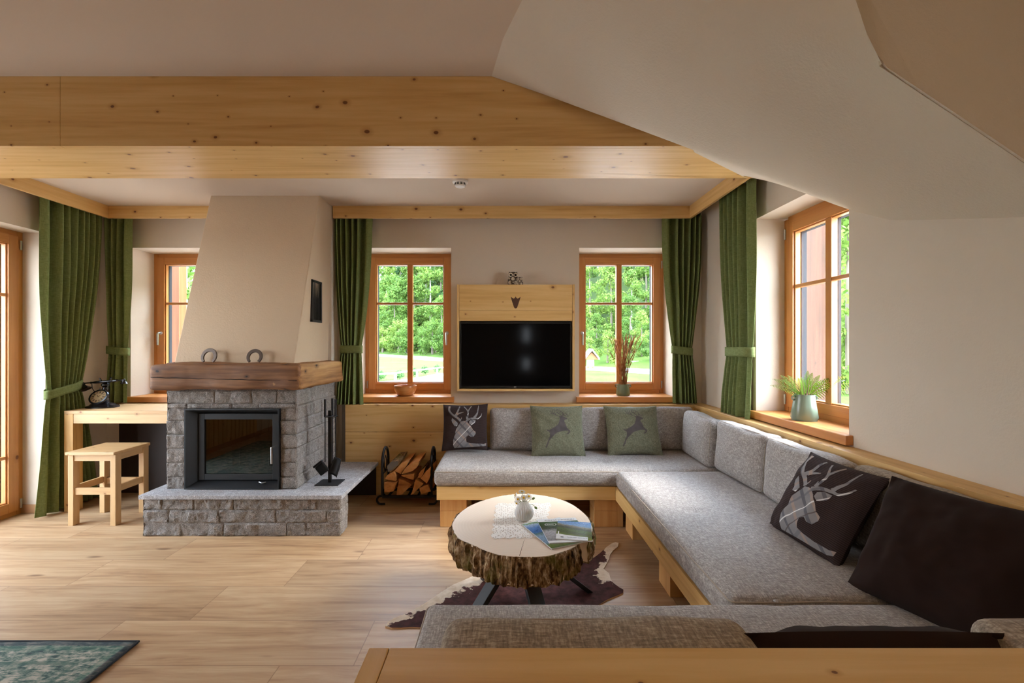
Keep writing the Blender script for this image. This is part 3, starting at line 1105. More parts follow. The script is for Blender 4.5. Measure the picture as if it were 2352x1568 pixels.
# ================================================================ FIREPLACE
def facing(mb, o, ud, vd, nd, rows, seed, res=0.009, amp=0.011, smooth=False):
    """split-face blocks: rows = list of (v0, v1, [u cuts]) ; every block a rough raised patch with its own edge"""
    o, ud, vd, nd = Vector(o), Vector(ud), Vector(vd), Vector(nd)
    rnd = random.Random(seed)
    for v0, v1, cuts in rows:
        for u0, u1 in zip(cuts, cuts[1:]):
            off = rnd.uniform(-.003, .004)
            sx, sy, sz = rnd.uniform(0, 50), rnd.uniform(0, 50), rnd.uniform(0, 50)
            tu, tv = rnd.uniform(-.004, .004), rnd.uniform(-.004, .004)
            nu, nv = max(3, int((u1 - u0) / res)), max(3, int((v1 - v0) / res))

            def fn(a, b):
                u, v = u0 + .0012 + (u1 - u0 - .0024) * a, v0 + .0012 + (v1 - v0 - .0024) * b
                q = Vector((u * 14 + sx, v * 14 + sy, sz))
                h = noise.fractal(q, 0.9, 2.2, 4) * amp + noise.noise(q * 4) * amp * .35 + noise.noise(q * 11) * amp * .22
                e = min(a * (u1 - u0), (1 - a) * (u1 - u0), b * (v1 - v0), (1 - b) * (v1 - v0))
                h = (h + off + tu * (a - .5) + tv * (b - .5)) * min(1, .6 + e / .012) - (.002 if e < 1e-6 else 0)
                if e < 1e-6:
                    h -= .004
                return o + ud * u + vd * v + nd * h
            mb.grid(fn, nu, nv)


def cut(a, b, n, rnd, jit=.3):
    st = (b - a) / n
    return [a] + [a + st * (i + rnd.uniform(-jit, jit)) for i in range(1, n)] + [b]


fire = thing('fireplace', 'corner fireplace of grey split granite with a tapered plaster hood and old timber mantel', 'fireplace', (-1.93, 3.6, 0))
R = random.Random(5)
SLZ = 0.287
# raised hearth base
hx0, hx1 = -2.473, -1.124
m = MB()
m.box(hx0 + .012, hx1 - .012, 3.112, 3.26, 0, .258); m.box(hx0 + .012, -1.45, 3.2, 4.0, 0, .258)
facing(m, (hx0, 3.105, 0), (1, 0, 0), (0, 0, 1), (0, -1, 0), [
    (0, .090, [0, .262, .553, .98, 1.11, 1.349]),
    (.090, .178, [0, .18, .52, .905, 1.25, 1.349]),
    (.178, .258, [0, .135, .35, .62, 1.185, 1.349])], 3)
facing(m, (hx1, 3.105, 0), (0, 1, 0), (0, 0, 1), (1, 0, 0), [(0, .09, [0, .158]), (.09, .178, [0, .158]), (.178, .258, [0, .158])], 9, amp=.005)
facing(m, (hx0, 4.0, 0), (0, -1, 0), (0, 0, 1), (-1, 0, 0), [(0, .09, cut(0, .895, 4, R)), (.09, .178, cut(0, .895, 3, R)), (.178, .258, cut(0, .895, 4, R))], 13)
m.build('hearth_base', M_STONE, fire, smooth=True, sharp=.5)
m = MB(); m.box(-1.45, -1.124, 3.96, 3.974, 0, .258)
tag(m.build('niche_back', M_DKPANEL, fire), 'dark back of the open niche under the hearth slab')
# hearth slab
m = MB()
m.rbox(-2.482, -1.105, 3.078, 3.974, .258, SLZ, .004, .09)
m.build('hearth_slab', M_SLAB, fire, smooth=True)
# granite surround
sx0, sx1, sy0, sy1, sz1 = -2.392, -1.472, 3.214, 3.95, 1.0
fx0, fx1, fz0, fz1 = -2.254, -1.589, .291, .855
m = MB()
m.box(sx0 + .01, fx0, sy0 + .012, sy1, SLZ, sz1); m.box(fx1, sx1 - .01, sy0 + .012, sy1, SLZ, sz1)
m.box(fx0, fx1, sy0 + .012, sy1, fz1, sz1); m.box(fx0, fx1, 3.72, sy1, SLZ, fz1)
zr = [SLZ, .372, .474, .573, .672, .770, .855]
facing(m, (sx0, sy0, 0), (1, 0, 0), (0, 0, 1), (0, -1, 0), [(a, b, [0, fx0 - sx0]) for a, b in zip(zr, zr[1:])], 21, amp=.009)
facing(m, (sx0, sy0, 0), (1, 0, 0), (0, 0, 1), (0, -1, 0), [(a, b, [fx1 - sx0, sx1 - sx0]) for a, b in zip(zr, zr[1:])], 22, amp=.009)
facing(m, (sx0, sy0, 0), (1, 0, 0), (0, 0, 1), (0, -1, 0), [(.855, .890, [0, .14, .31, .46, .655, .92]), (.890, .985, [0, .34, .60, .775, .92])], 23, amp=.009)
zq = [SLZ, .372, .474, .573, .672, .770, .87, .985]
for i, (a, b) in enumerate(zip(zq, zq[1:])):
    facing(m, (sx1, sy0, 0), (0, 1, 0), (0, 0, 1), (1, 0, 0), [(a, b, cut(0, sy1 - sy0, 3 if i % 2 else 2, R))], 30 + i, amp=.006)
    facing(m, (sx0, sy1, 0), (0, -1, 0), (0, 0, 1), (-1, 0, 0), [(a, b, cut(0, sy1 - sy0, 3 if i % 2 else 2, R))], 50 + i, amp=.008)
m.build('stone_surround', M_STONE, fire, smooth=True, sharp=.5)
# steel insert: splayed frame, door with glass, lined chamber
m = MB()
yo, yi = 3.196, 3.262
ix0, ix1, iz0, iz1 = fx0 + .062, fx1 - .022, fz0 + .046, fz1 - .036
O = [(fx0, fz0), (fx1, fz0), (fx1, fz1), (fx0, fz1)]
O2 = [(fx0 + .008, fz0 + .008), (fx1 - .008, fz0 + .008), (fx1 - .008, fz1 - .008), (fx0 + .008, fz1 - .008)]
I = [(ix0, iz0), (ix1, iz0), (ix1, iz1), (ix0, iz1)]
vs = [(x, sy0 + .02, z) for x, z in O] + [(x, yo, z) for x, z in O] + [(x, yo, z) for x, z in O2] + [(x, yi, z) for x, z in I]
fs = []
for r_ in range(3):
    fs += [(r_ * 4 + i, r_ * 4 + (i + 1) % 4, r_ * 4 + 4 + (i + 1) % 4, r_ * 4 + 4 + i) for i in range(4)]
m.add(vs, fs)
m.build('insert_frame', M_BLACK, fire)
m = MB()
gx0, gx1, gz0, gz1 = ix0 + .045, ix1 - .05, iz0 + .046, iz1 - .046
yd = 3.250
for b in ((ix0 + .004, gx0, iz0 + .004, iz1 - .004), (gx1, ix1 - .004, iz0 + .004, iz1 - .004), (gx0, gx1, iz0 + .004, gz0), (gx0, gx1, gz1, iz1 - .004)):
    m.box(b[0], b[1], yd, yd + .025, b[2], b[3])
fd = m.build('stove_door', M_BLACK, fire, bev=.002)
m = MB(); m.box(gx0 - .002, gx1 + .002, yd + .010, yd + .014, gz0 - .002, gz1 + .002)
tag(m.build('door_glass', M_FIREGLASS, fd), 'smoked glass of the stove door')
hxx = at(621.6, 1047, 3.2).x
m = MB()
hz0, hz1 = at(0, 1066, 3.2).z, at(0, 1028, 3.2).z
m.tube([(hxx, 3.215, hz0 + (hz1 - hz0) * i / 20) for i in range(21)], [.0075 + .0015 * (i % 2) for i in range(21)], 10)
m.tube([(hxx, 3.215, hz1 - .004), (hxx + .012, 3.235, hz1 + .002), (hxx + .014, 3.252, hz1 + .002)], .004, 8)
tag(m.build('door_handle', M_STEEL, fd, smooth=True), 'bright spring handle')
m = MB()
m.tube([(hxx - .10, 3.236, iz0 - .006), (hxx - .075, 3.225, iz0 - .010), (hxx - .05, 3.232, iz0 - .006)], .004, 8)
m.build('air_lever', M_STEEL, fire, smooth=True)
m = MB()
cx0, cx1, cz0, cz1, cy = ix0, ix1, iz0, iz1, 3.66
m.add([(cx0, yi, cz0), (cx1, yi, cz0), (cx1, yi, cz1), (cx0, yi, cz1), (cx0, cy, cz0), (cx1, cy, cz0), (cx1, cy, cz1), (cx0, cy, cz1)],
      [(0, 1, 5, 4), (1, 2, 6, 5), (2, 3, 7, 6), (3, 0, 4, 7), (4, 5, 6, 7)])
for k in range(9):      # ribbed back plates
    m.box(cx0 + .05 + k * .058, cx0 + .05 + k * .058 + .012, cy - .014, cy, cz0, cz1)
tag(m.build('fire_chamber', M_DARKIN, fire), 'dark lined fire chamber')


# mantel: two hewn old beams meeting at the corner
def hewn(amp, seed):
    def fn(p, h):
        q = Vector((p.x * 3, p.y * 9, p.z * 9)) + Vector((seed, seed, 0))
        n1 = noise.fractal(q, 1.0, 2.0, 3)
        return p + Vector((0, p.y / h.y * n1 * amp, p.z / h.z * n1 * amp))
    return fn


m = MB()
m.rbox(-2.445, -1.405, 3.118, 3.40, .995, 1.173, .030, .025, hewn(.020, 3))
# long drying crack along the front
ob = m.build('mantel_beam', W['old_x'], fire, smooth=True, sharp=1.2)
m = MB()
pts = [(-2.425 + 1.0 * i / 40, 3.1150 - .006 * (noise.noise(Vector((i * .3, 0, 0)))), 1.083 - .024 * i / 40 + .006 * noise.noise(Vector((i * .35, 4, 0)))) for i in range(41)]
m.tube(pts, [.0008 + .0022 * abs(math.sin(i * .17 + .4)) for i in range(41)], 6)
tag(m.build('crack', plain('crack_dark', rgb(30, 18, 10), 1.0), ob, smooth=True), 'long drying crack')


def hewn_y(p, h):
    q = Vector((p.x * 9, p.y * 3, p.z * 9)) + Vector((9, 2, 0))
    n1 = noise.fractal(q, 1.0, 2.0, 3)
    return p + Vector((p.x / h.x * n1 * .012, 0, p.z / h.z * n1 * .012))


m = MB(); m.rbox(-1.62, -1.398, 3.121, 3.93, .997, 1.175, .028, .035, hewn_y)
m.build('mantel_beam', W['old_y'], fire, smooth=True, sharp=1.2)

# plaster hood
hb = [(-2.40, 3.30, 1.165), (-1.530, 3.30, 1.165), (-1.530, 3.95, 1.165), (-2.40, 3.95, 1.165)]
yt = (ZC - H) * F / (793.5 - 449.5)
ht = [(at(484, 449, yt).x, yt, ZC), (at(733.5, 449, yt).x, yt, ZC), (at(733.5, 449, yt).x, 3.95, ZC), (at(484, 449, yt).x, 3.95, ZC)]
m = MB()
N_ = 10
vs, fs = [], []
for j in range(N_ + 1):
    for a, b in zip(hb, ht):
        vs.append(Vector(a).lerp(Vector(b), j / N_))
for j in range(N_):
    fs += [(j * 4 + i, j * 4 + (i + 1) % 4, j * 4 + 4 + (i + 1) % 4, j * 4 + 4 + i) for i in range(4)]
m.add(vs, fs)
m.build('chimney_hood', M_HOOD, fire, bev=.006)
m = MB(); m.box(-2.37, -1.50, 3.93, YB, 0.3, ZC); m.build('hood_backing', M_WALL, fire)
# air grille on the right cheek of the hood
g0, g1 = 3.55, 3.737
sidex = lambda y, z: -1.530 + (ht[1][0] + 1.530) * (z - 1.165) / (ZC - 1.165)
gz0_, gz1_ = at(0, 740, 3.65).z, at(0, 645, 3.65).z
m = MB()
xg = sidex(0, 1.65) + .001
for y0, y1, z0, z1 in ((g0, g1, gz0_, gz0_ + .018), (g0, g1, gz1_ - .018, gz1_), (g0, g0 + .02, gz0_, gz1_), (g1 - .02, g1, gz0_, gz1_)):
    m.box(xg - .02, xg + .014, y0, y1, z0, z1)
gr = m.build('air_grille', M_BLACK, fire, bev=.002)
m = MB()
for k in range(6):
    y = g0 + .03 + k * .024
    m.box(xg - .012, xg + .006, y, y + .009, gz0_ + .018, gz1_ - .018)
m.box(xg - .02, xg - .012, g0 + .02, g1 - .02, gz0_ + .018, gz1_ - .018)
m.build('grille_slats', M_BLACK, gr)

# ---------------------------------------------------------------- horseshoes leaning on the hood
def horseshoe(name, label, px0_, px1_, lean):
    d = 3.275
    cx = at((px0_ + px1_) / 2, 814, d).x
    w = (px1_ - px0_) * d / F / 2
    m = MB()
    pts, rs = [], []
    base = Vector((cx, d - .012, 1.176))
    for i in range(25):
        a = math.radians(-48 + 276 * i / 24)
        x = math.cos(a) * (w - .010)
        z = w * .80 + math.sin(a) * (w - .010) * 1.0
        pts.append(Vector((x, 0, z)))
    z0 = min(p.z for p in pts)
    M = Matrix.Translation(base) @ Matrix.Rotation(math.radians(lean), 4, 'Z') @ Matrix.Rotation(math.radians(-14), 4, 'X')
    vs, fs = [], []
    n = len(pts)
    for i, p in enumerate(pts):
        t = (pts[min(i + 1, n - 1)] - pts[max(i - 1, 0)]).normalized()
        nn = Vector((t.z, 0, -t.x))
        wd = .0085 + .004 * math.sin(PI * i / (n - 1))
        for sx, sy in ((-1, -.5), (1, -.5), (1, .5), (-1, .5)):
            vs.append(M @ (p - Vector((0, 0, z0 - .009)) + nn * wd * sx + Vector((0, sy * .011, 0))))
    for i in range(n - 1):
        fs += [(i * 4 + k, i * 4 + (k + 1) % 4, i * 4 + 4 + (k + 1) % 4, i * 4 + 4 + k) for k in range(4)]
    fs += [(3, 2, 1, 0), tuple(range((n - 1) * 4, n * 4))]
    m.add(vs, fs)
    o = m.build(name, M_SHOE, bev=.002)
    return tag(o, label, 'horseshoe', 'horseshoes on the mantel')


horseshoe('horseshoe', 'worn iron horseshoe on the mantel, the one nearer the small window', 461, 499, -6)
horseshoe('horseshoe', 'worn iron horseshoe on the mantel, the one nearer the air grille', 567, 603, 0)

# ---------------------------------------------------------------- fire irons
tx, ty = at(758, 1106, 3.36).x, 3.36
st = thing('fire_tool_stand', 'black steel fire tool stand on the granite hearth slab', 'tool stand', (tx, ty, SLZ))
m = MB(); m.box(tx - .085, tx + .085, ty - .075, ty + .075, SLZ, SLZ + .006); m.build('base_plate', M_IRON, st, bev=.001)
m = MB(); m.box(tx - .011, tx + .011, ty - .011, ty + .011, SLZ + .006, SLZ + .535); m.build('pole', M_IRON, st, bev=.001)
m = MB()
m.lathe([(.048, 0), (.048, .005)], (tx + .008, ty, SLZ + .490), 24); m.build('hanging_plate', M_IRON, st, smooth=True)
m = MB(); m.tube([(tx - .05, ty - .03, SLZ + .088), (tx + .0, ty - .012, SLZ + .095)], .004, 6); m.build('hook', M_IRON, st, smooth=True)


def iron(name, label, x, y, build_end):
    t = thing(name, label, 'fire iron', (x, y, SLZ + .12), 'fire irons hanging on the stand')
    m = MB(); m.tube([(x, y, SLZ + .49), (x, y, SLZ + .62)], .0082, 12); m.build('grip', M_IRON, t, smooth=True)
    m = MB(); m.tube([(x, y, SLZ + .16), (x, y, SLZ + .50)], .004, 8); m.build('shaft', M_IRON, t, smooth=True)
    build_end(t, x, y)


def shovel_end(t, x, y):
    m = MB()
    M = Matrix.Translation((x + .008, y - .008, SLZ + .125)) @ Matrix.Rotation(math.radians(18), 4, 'Y') @ Matrix.Rotation(math.radians(-20), 4, 'Z')

    def fn(u, v):
        w = .030 + .010 * min(1, (1 - v) * 2.2)
        a = (u - .5) * 2
        return M @ Vector((a * w, -.014 * (abs(a) ** 3), (v - .5) * .13 - (0.0 if v > .1 else 0)))
    m.grid(fn, 12, 8)
    m.build('scoop', M_IRON, t, smooth=True, solid=.003)


def brush_end(t, x, y):
    M = Matrix.Translation((x - .022, y - .012, SLZ + .12)) @ Matrix.Rotation(math.radians(-38), 4, 'Y')
    m = MB(); m.rbox(-.036, .036, -.013, .013, -.045, .030, .008, .02, M=M); m.build('bristles', plain('black_bristle', rgb(14, 13, 13), .9), t, smooth=True)
    m = MB(); m.rbox(-.040, .040, -.015, .015, .030, .046, .004, .03, M=M); m.build('brush_back', M_IRON, t, smooth=True)


def poker_end(t, x, y):
    m = MB(); m.tube([(x, y, SLZ + .17), (x + .004, y - .006, SLZ + .10), (x + .016, y - .02, SLZ + .085), (x + .028, y - .03, SLZ + .10)], [.004, .004, .004, .002], 8)
    m.build('hook_tip', M_IRON, t, smooth=True)


iron('fire_shovel', 'black fire shovel hanging on the stand with its scoop turned out', tx + .046, ty - .014, shovel_end)
iron('hearth_brush', 'black hearth brush hanging on the stand beside the granite', tx - .026, ty - .026, brush_end)
iron('fire_poker', 'black fire poker hanging close to the pole of the stand', tx + .002, ty + .040, poker_end)

# ---------------------------------------------------------------- log holder and logs
rk = thing('log_holder', 'black wrought iron log holder between hearth and bench', 'log holder', (-.80, 3.8, 0))
D0, D1 = 3.71, 3.90
for xs, sg in ((-1.0, -1), (-.600, 1)):
    m = MB()
    pts = [(xs, D0, .07), (xs, D0, .335)]
    for i in range(1, 13):
        a = PI - PI * i / 13
        pts.append((xs, (D0 + D1) / 2 + math.cos(a) * (D1 - D0) / 2, .335 + math.sin(a) * .115))
    pts += [(xs, D1, .335), (xs, D1, .07)]
    m.tube(pts, .011, 8)
    fr = m.build('side_arch', M_IRON, rk, smooth=True)
    m = MB()
    for k in (-1, 1):     # leaf scrolls inside the arch
        m.tube([(xs, (D0 + D1) / 2 + k * .036 * math.sin(PI * i / 10), .255 + .13 * i / 10) for i in range(11)], .004, 6)
        m.tube([(xs, (D0 + D1) / 2 + k * (.02 + .055 * i / 10), .25 + .09 * math.sin(PI * .5 * i / 10)) for i in range(11)], .004, 6)
    m.tube([(xs, D0, .25), (xs, D1, .25)], .006, 6)
    m.build('leaf_scroll', M_IRON, fr, smooth=True)
    for yy, s2 in ((D0, 1), (D1, 1)):
        m = MB()
        c = (xs + sg * .010, .040)
        pts = [(xs - sg * .06, yy, .072), (xs, yy, .074)]
        for i in range(9):
            a = PI / 2 + sg * -1 * 0 + PI * i / 8
            pts.append((xs + sg * .012 + sg * (.032 * math.sin(PI * i / 8)), yy, .042 + .032 * math.cos(PI * i / 8)))
        pts.append((xs - sg * .022, yy, .011))
        m.tube(pts, .009, 8)
        m.build('foot', M_IRON, rk, smooth=True)
m = MB()
for yy in (D0, D1):
    m.box(-1.0, -.60, yy - .009, yy + .009, .060, .080)
for k in range(5):
    m.box(-.96 + k * .08, -.945 + k * .08, D0, D1, .064, .076)
m.build('tray_bars', M_IRON, rk)
LOGS = [
    ('split log with a broad curved end, bottom row beside the left arch of the holder', [(215, 960), (500, 960), (470, 1080), (420, 1170), (210, 1190)], 0),
    ('small split log with a fan-shaped end, lying on the broad log by the left arch', [(222, 880), (300, 780), (430, 705), (480, 800), (492, 935), (400, 925)], 0),
    ('split log with pale grey bark, top left of the pile', [(288, 580), (380, 480), (560, 470), (520, 575), (400, 690), (300, 735)], 1),
    ('long squarish split log sloping up behind the pale grey bark log', [(452, 690), (600, 520), (770, 480), (720, 600), (590, 775)], 0),
    ('largest wedge of split log in the middle of the bottom row', [(560, 865), (868, 1000), (620, 1235), (490, 1245), (505, 1130)], 0),
    ('flat split log lying on the largest wedge', [(592, 795), (900, 755), (890, 895), (760, 880)], 0),
    ('light split log crowning the middle of the pile', [(600, 772), (720, 600), (880, 500), (1020, 470), (960, 620), (850, 715)], 0),
    ('narrow pointed split log in the bottom row right of the largest wedge', [(932, 882), (1110, 985), (850, 1235), (824, 1240)], 0),
    ('split log with a rounded end leaning on the right arch', [(1030, 870), (1150, 720), (1270, 600), (1260, 800), (1180, 985)], 0),
    ('square split log at the bottom against the right arch', [(1010, 1080), (1130, 1020), (1200, 1010), (1270, 1170), (1040, 1225)], 0),
    ('slim barky log sloping up behind the rounded log by the right arch', [(950, 870), (1040, 700), (1150, 600), (1110, 760), (1040, 860)], 1),
]
for k, (lab, pl, bark) in enumerate(LOGS):
    RL = random.Random(100 + k)
    y0 = 3.70 + RL.uniform(-.02, .025)
    y1 = y0 + RL.uniform(.22, .26)
    P0 = [at(860 + x * .102, 1010 + y * .102, y0) for x, y in pl]
    cx = sum(p.x for p in P0) / len(P0)
    cz = sum(p.z for p in P0) / len(P0)
    t = thing('split_log', lab, 'log', (cx, y0, cz), 'firewood in the log holder')
    m = MB()
    ring = []
    for p, q in zip(P0, P0[1:] + P0[:1]):     # subdivide the outline
        for s in range(3):
            ring.append(p.lerp(q, s / 3))
    n, L = len(ring), 7
    vs, fs = [], []
    for j in range(L + 1):
        tt = j / L
        for p in ring:
            s = .955 - .06 * tt
            w = noise.noise(Vector((p.x * 20 + k, p.z * 20, tt * 1.5))) * .006
            rise = .022 * tt if k in (2, 3, 6, 10) else .006 * tt
            vs.append(Vector((cx + (p.x - cx) * s + w + .02 * tt * RL.choice((1, 1)), y0 + (y1 - y0) * tt + noise.noise(p * 30) * .002, cz + (p.z - cz) * s + w + rise)))
    for j in range(L):
        fs += [(j * n + i, j * n + (i + 1) % n, (j + 1) * n + (i + 1) % n, (j + 1) * n + i) for i in range(n)]
    fs.append(tuple(range(L * n, (L + 1) * n)))
    m.add(vs, fs)
    side = m.build('split_side', M_BARK if bark else W['split'], t, smooth=True, sharp=.8)
    m = MB()
    m.add(vs[:n], [tuple(range(n - 1, -1, -1))])
    m.build('cut_end', M_TRUNK if bark and k == 2 else W['split'], t)

# ================================================================ DESK CORNER
dx0, dx1, dyf, dyb, dz = at(147, 943, 3.56).x, -2.49, 3.56, 4.07, .789
desk = thing('desk', 'narrow light pine desk built between the left curtain and the fireplace', 'desk', ((dx0 + dx1) / 2, 3.8, 0))
m = MB(); m.box(dx0, dx1, dyf, dyb, dz - .024, dz); m.build('desk_top', W['stool_x'], desk, bev=.002)
m = MB(); m.box(dx0 + .072, dx1, dyf + .001, dyf + .03, dz - .098, dz - .0245); m.build('apron', W['stool_x'], desk, bev=.002)
m = MB(); m.box(dx0, dx0 + .070, dyf, dyf + .085, 0, dz - .0245); m.build('leg', W['pine_z'], desk, bev=.002)
m = MB(); m.box(dx0, dx0 + .03, dyf + .087, dyb, dz - .098, dz - .0245); m.build('side_rail', W['stool_y'], desk, bev=.002)
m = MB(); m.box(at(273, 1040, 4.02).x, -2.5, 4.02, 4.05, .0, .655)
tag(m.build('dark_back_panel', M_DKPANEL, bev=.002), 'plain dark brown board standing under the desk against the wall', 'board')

st = thing('stool', 'plain light pine stool pulled out in front of the desk', 'stool', (-2.98, 3.44, 0))
fx0_, fx1_, fy0_, fy1_, fz_ = -3.157, -2.805, 3.262, 3.60, .535
m = MB(); m.box(fx0_, fx1_, fy0_, fy1_, fz_ - .022, fz_); m.build('seat', W['stool_x'], st, bev=.003)
lx = (fx0_ + .004, fx1_ - .043)
ly = (fy0_ + .020, fy1_ - .062)
for x in lx:
    for y in ly:
        m = MB(); m.box(x, x + .039, y, y + .050, 0, fz_ - .022); m.build('leg', W['stool_z'], st, bev=.002)
for y in (ly[0] + .006, ly[1] + .014):
    m = MB(); m.box(lx[0] + .039, lx[1], y, y + .02, fz_ - .068, fz_ - .023); m.build('apron', W['stool_x'], st, bev=.001)
    m = MB(); m.box(lx[0] + .039, lx[1], y + .004, y + .024, .222, .270); m.build('stretcher', W['stool_x'], st, bev=.001)
for x in (lx[0] + .01, lx[1] + .01):
    m = MB(); m.box(x, x + .02, ly[0] + .05, ly[1], fz_ - .068, fz_ - .023); m.build('apron', W['stool_y'], st, bev=.001)
    m = MB(); m.box(x, x + .02, ly[0] + .05, ly[1], .236, .284); m.build('stretcher', W['stool_y'], st, bev=.001)

# ---------------------------------------------------------------- old telephone
pc = Vector((at(236, 932, 3.78).x, 3.78, dz))
ph = thing('telephone', 'antique black telephone with a clock-like dial on the pine desk', 'telephone', pc)
rot = Matrix.Rotation(math.radians(-8), 4, 'Z')
m = MB()
m.lathe([(.122, 0), (.122, .008), (.112, .014), (.098, .018), (.085, .030), (.062, .038), (.04, .042), (.0, .042)], pc, 40, M=Matrix.Diagonal((1, .78, 1, 1)))
m.build('base', M_PHONE, ph, smooth=True)
m = MB()
m.lathe([(.030, .04), (.026, .08), (.020, .13), (.024, .150), (.018, .165), (.030, .178), (.030, .190), (.012, .205), (.014, .215), (.0, .222)], pc + Vector((.005, .02, 0)), 24)
m.build('column', M_PHONE, ph, smooth=True)
M = Matrix.Translation(pc + Vector((0, -.035, .088))) @ rot @ Matrix.Rotation(math.radians(62), 4, 'X')
m = MB()
Me = M @ Matrix.Diagonal((1.32, 1, 1, 1))
m.lathe([(.050, -.03), (.062, -.012), (.066, 0), (.063, .010), (.054, .012), (.052, .006), (0, .006)], (0, 0, 0), 40, M=Me)
dial = m.build('dial', M_PHONE, ph, smooth=True)
m = MB()
m.lathe([(0, .0072), (.052, .0072)], (0, 0, 0), 40, M=Me)
tag(m.build('dial_face', M_FACE, dial), 'cream clock face ringed with dark numerals')
m = MB()
for k in range(12):
    a = 2 * PI * k / 12
    Mk = Me @ Matrix.Rotation(a, 4, 'Z') @ Matrix.Translation((.038, 0, .0082))
    for j in (-1, 0, 1):
        if k % 3 == 1 and j == 0: continue
        m.box(-.009, .009, j * .0036 - .0011, j * .0036 + .0011, 0, .0006, M=Mk)
for a, L_ in ((2.3, .018), (.8, .026)):
    m.box(0, L_, -.0014, .0014, 0, .0006, M=Me @ Matrix.Rotation(a, 4, 'Z') @ Matrix.Translation((0, 0, .0085)))
m.build('numerals', plain('numeral_brown', rgb(60, 40, 26), .6), dial)
m = MB()
hA, hB = at(192, 880, 3.76), at(283, 872.5, 3.80)
dirv = (hB - hA)
m.tube([hA.lerp(hB, t) for t in (0, .16, .18, .22, .30, .5, .74, .76, .80, .84, .88, 1)],
       [.0055, .0055, .009, .007, .0105, .0115, .010, .012, .010, .012, .0055, .0055], 12)
hs = m.build('handset', M_PHONE, ph, smooth=True)
m = MB()
m.lathe([(.006, .012), (.010, .008), (.012, -.006), (.026, -.026), (.029, -.028), (.02, -.026)], hB + Vector((.006, 0, -.002)), 20)
m.build('earpiece', M_PHONE, hs, smooth=True)
m = MB()
Mm = Matrix.Rotation(math.radians(-32), 4, 'Y')
m.lathe([(.006, .014), (.012, .006), (.010, -.012), (.012, -.020), (.036, -.052), (.038, -.053), (.026, -.046)], hA + Vector((-.004, 0, -.004)), 20, M=Mm)
m.build('mouthpiece', M_PHONE, hs, smooth=True)
m = MB()
p0, p1 = at(211, 881, 3.77), at(231, 889, 3.78)
m.tube([p0, p0 + Vector((.004, 0, -.04)), p0 + Vector((.02, 0, -.062)), p0 + Vector((.045, 0, -.064)), p0 + Vector((.062, 0, -.05)), p1], .0028, 8)
m.build('cord', M_PHONE, ph, smooth=True)
m = MB()
cc = pc + Vector((.005, .02, .205))
m.tube([cc + Vector((-.05, 0, .035)), cc + Vector((-.035, 0, .012)), cc, cc + Vector((.035, 0, .012)), cc + Vector((.05, 0, .04))], .006, 8)
m.build('cradle', M_PHONE, ph, smooth=True)

# ================================================================ CURTAINS
def curtain(name, label, axis, c0, zt, zi, zb, top, tie, bot, npl, amp, flat_hi, seed, inward, tilt=0.0, pw=1.45, tie_amp=.45):
    """top/tie/bot: (a, b) spans along the wall; pleats gather towards the end away from the window"""
    rnd = random.Random(seed)
    t = thing(name, label, 'curtain', (0, 0, 0), 'green curtains around the windows')
    ph = [rnd.uniform(-.5, .5) for _ in range(6)]

    def span(z):
        if z >= zi:
            k = (zt - z) / (zt - zi)
            e = k ** 1.9
            return top[0] + (tie[0] - top[0]) * e, top[1] + (tie[1] - top[1]) * e, 1 - (1 - tie_amp) * k ** 2
        k = (zi - z) / (zi - zb)
        e = k ** .75
        return tie[0] + (bot[0] - tie[0]) * e, tie[1] + (bot[1] - tie[1]) * e, tie_amp + (.85 - tie_amp) * min(1, k * 1.5)

    def fn(u, v):
        z = zt + (zb - zt) * v
        a, b, k = span(z)
        s = u if not flat_hi else 1 - u
        q = s ** pw if True else s
        w = 2 * PI * npl * q
        off = math.sin(w + .5 * math.sin(w * .37 + ph[0] + z) + .25 * ph[1] * (1 - v))
        off = math.copysign(abs(off) ** .8, off) * amp * k
        if s < .22:
            off *= .25 + .75 * s / .22
            off += .010 * math.sin(s * 9 + z * 3)
        off += .006 * noise.noise(Vector((u * 6, z * 1.7, seed)))
        # horizontal creases just below the band
        if zi - .16 < z < zi:
            off += .012 * noise.noise(Vector((u * 4, z * 28, seed))) * (1 - (zi - z) / .16)
        x = a + (b - a) * u + .004 * noise.noise(Vector((z * 2.2, u * 3, seed + 5)))
        d = c0 + inward * (off + amp)
        return Vector((x, d, z)) if axis == 'x' else Vector((d, x, z))
    m = MB(); m.grid(fn, 150, 70)
    o = m.build('drape', M_CURT, t, smooth=True, sharp=0, solid=.003)
    # hem: a stitched fold at the bottom
    m = MB(); m.grid(lambda u, v: fn(u, 1 - .045 * (1 - v)) + (Vector((0, inward * .003, 0)) if axis == 'x' else Vector((inward * .003, 0, 0))), 120, 3)
    m.build('hem', M_CURT, o, smooth=True, sharp=0)
    # tie band
    a, b = tie
    mid, hw = (a + b) / 2, (b - a) / 2 + .010
    hd = amp * tie_amp + .022

    def band(u, v):
        ang = 2 * PI * u
        ca, sa = math.cos(ang), math.sin(ang)
        x = mid + hw * math.copysign(abs(ca) ** .8, ca)
        d = c0 + inward * (amp + hd * math.copysign(abs(sa) ** .8, sa))
        z = zi + .034 - .068 * v + tilt * ca + .004 * noise.noise(Vector((ca * 2, sa * 2, v * 3 + seed)))
        return Vector((x, d, z)) if axis == 'x' else Vector((d, x, z))
    m = MB(); m.grid(band, 48, 4, wrap_u=True)
    m.build('tieback', M_CURT, t, smooth=True, sharp=0, solid=.004)
    return t


def sx(px, d): return (px - VX) * d / F
def sd(px, x): return x * F / (px - VX)


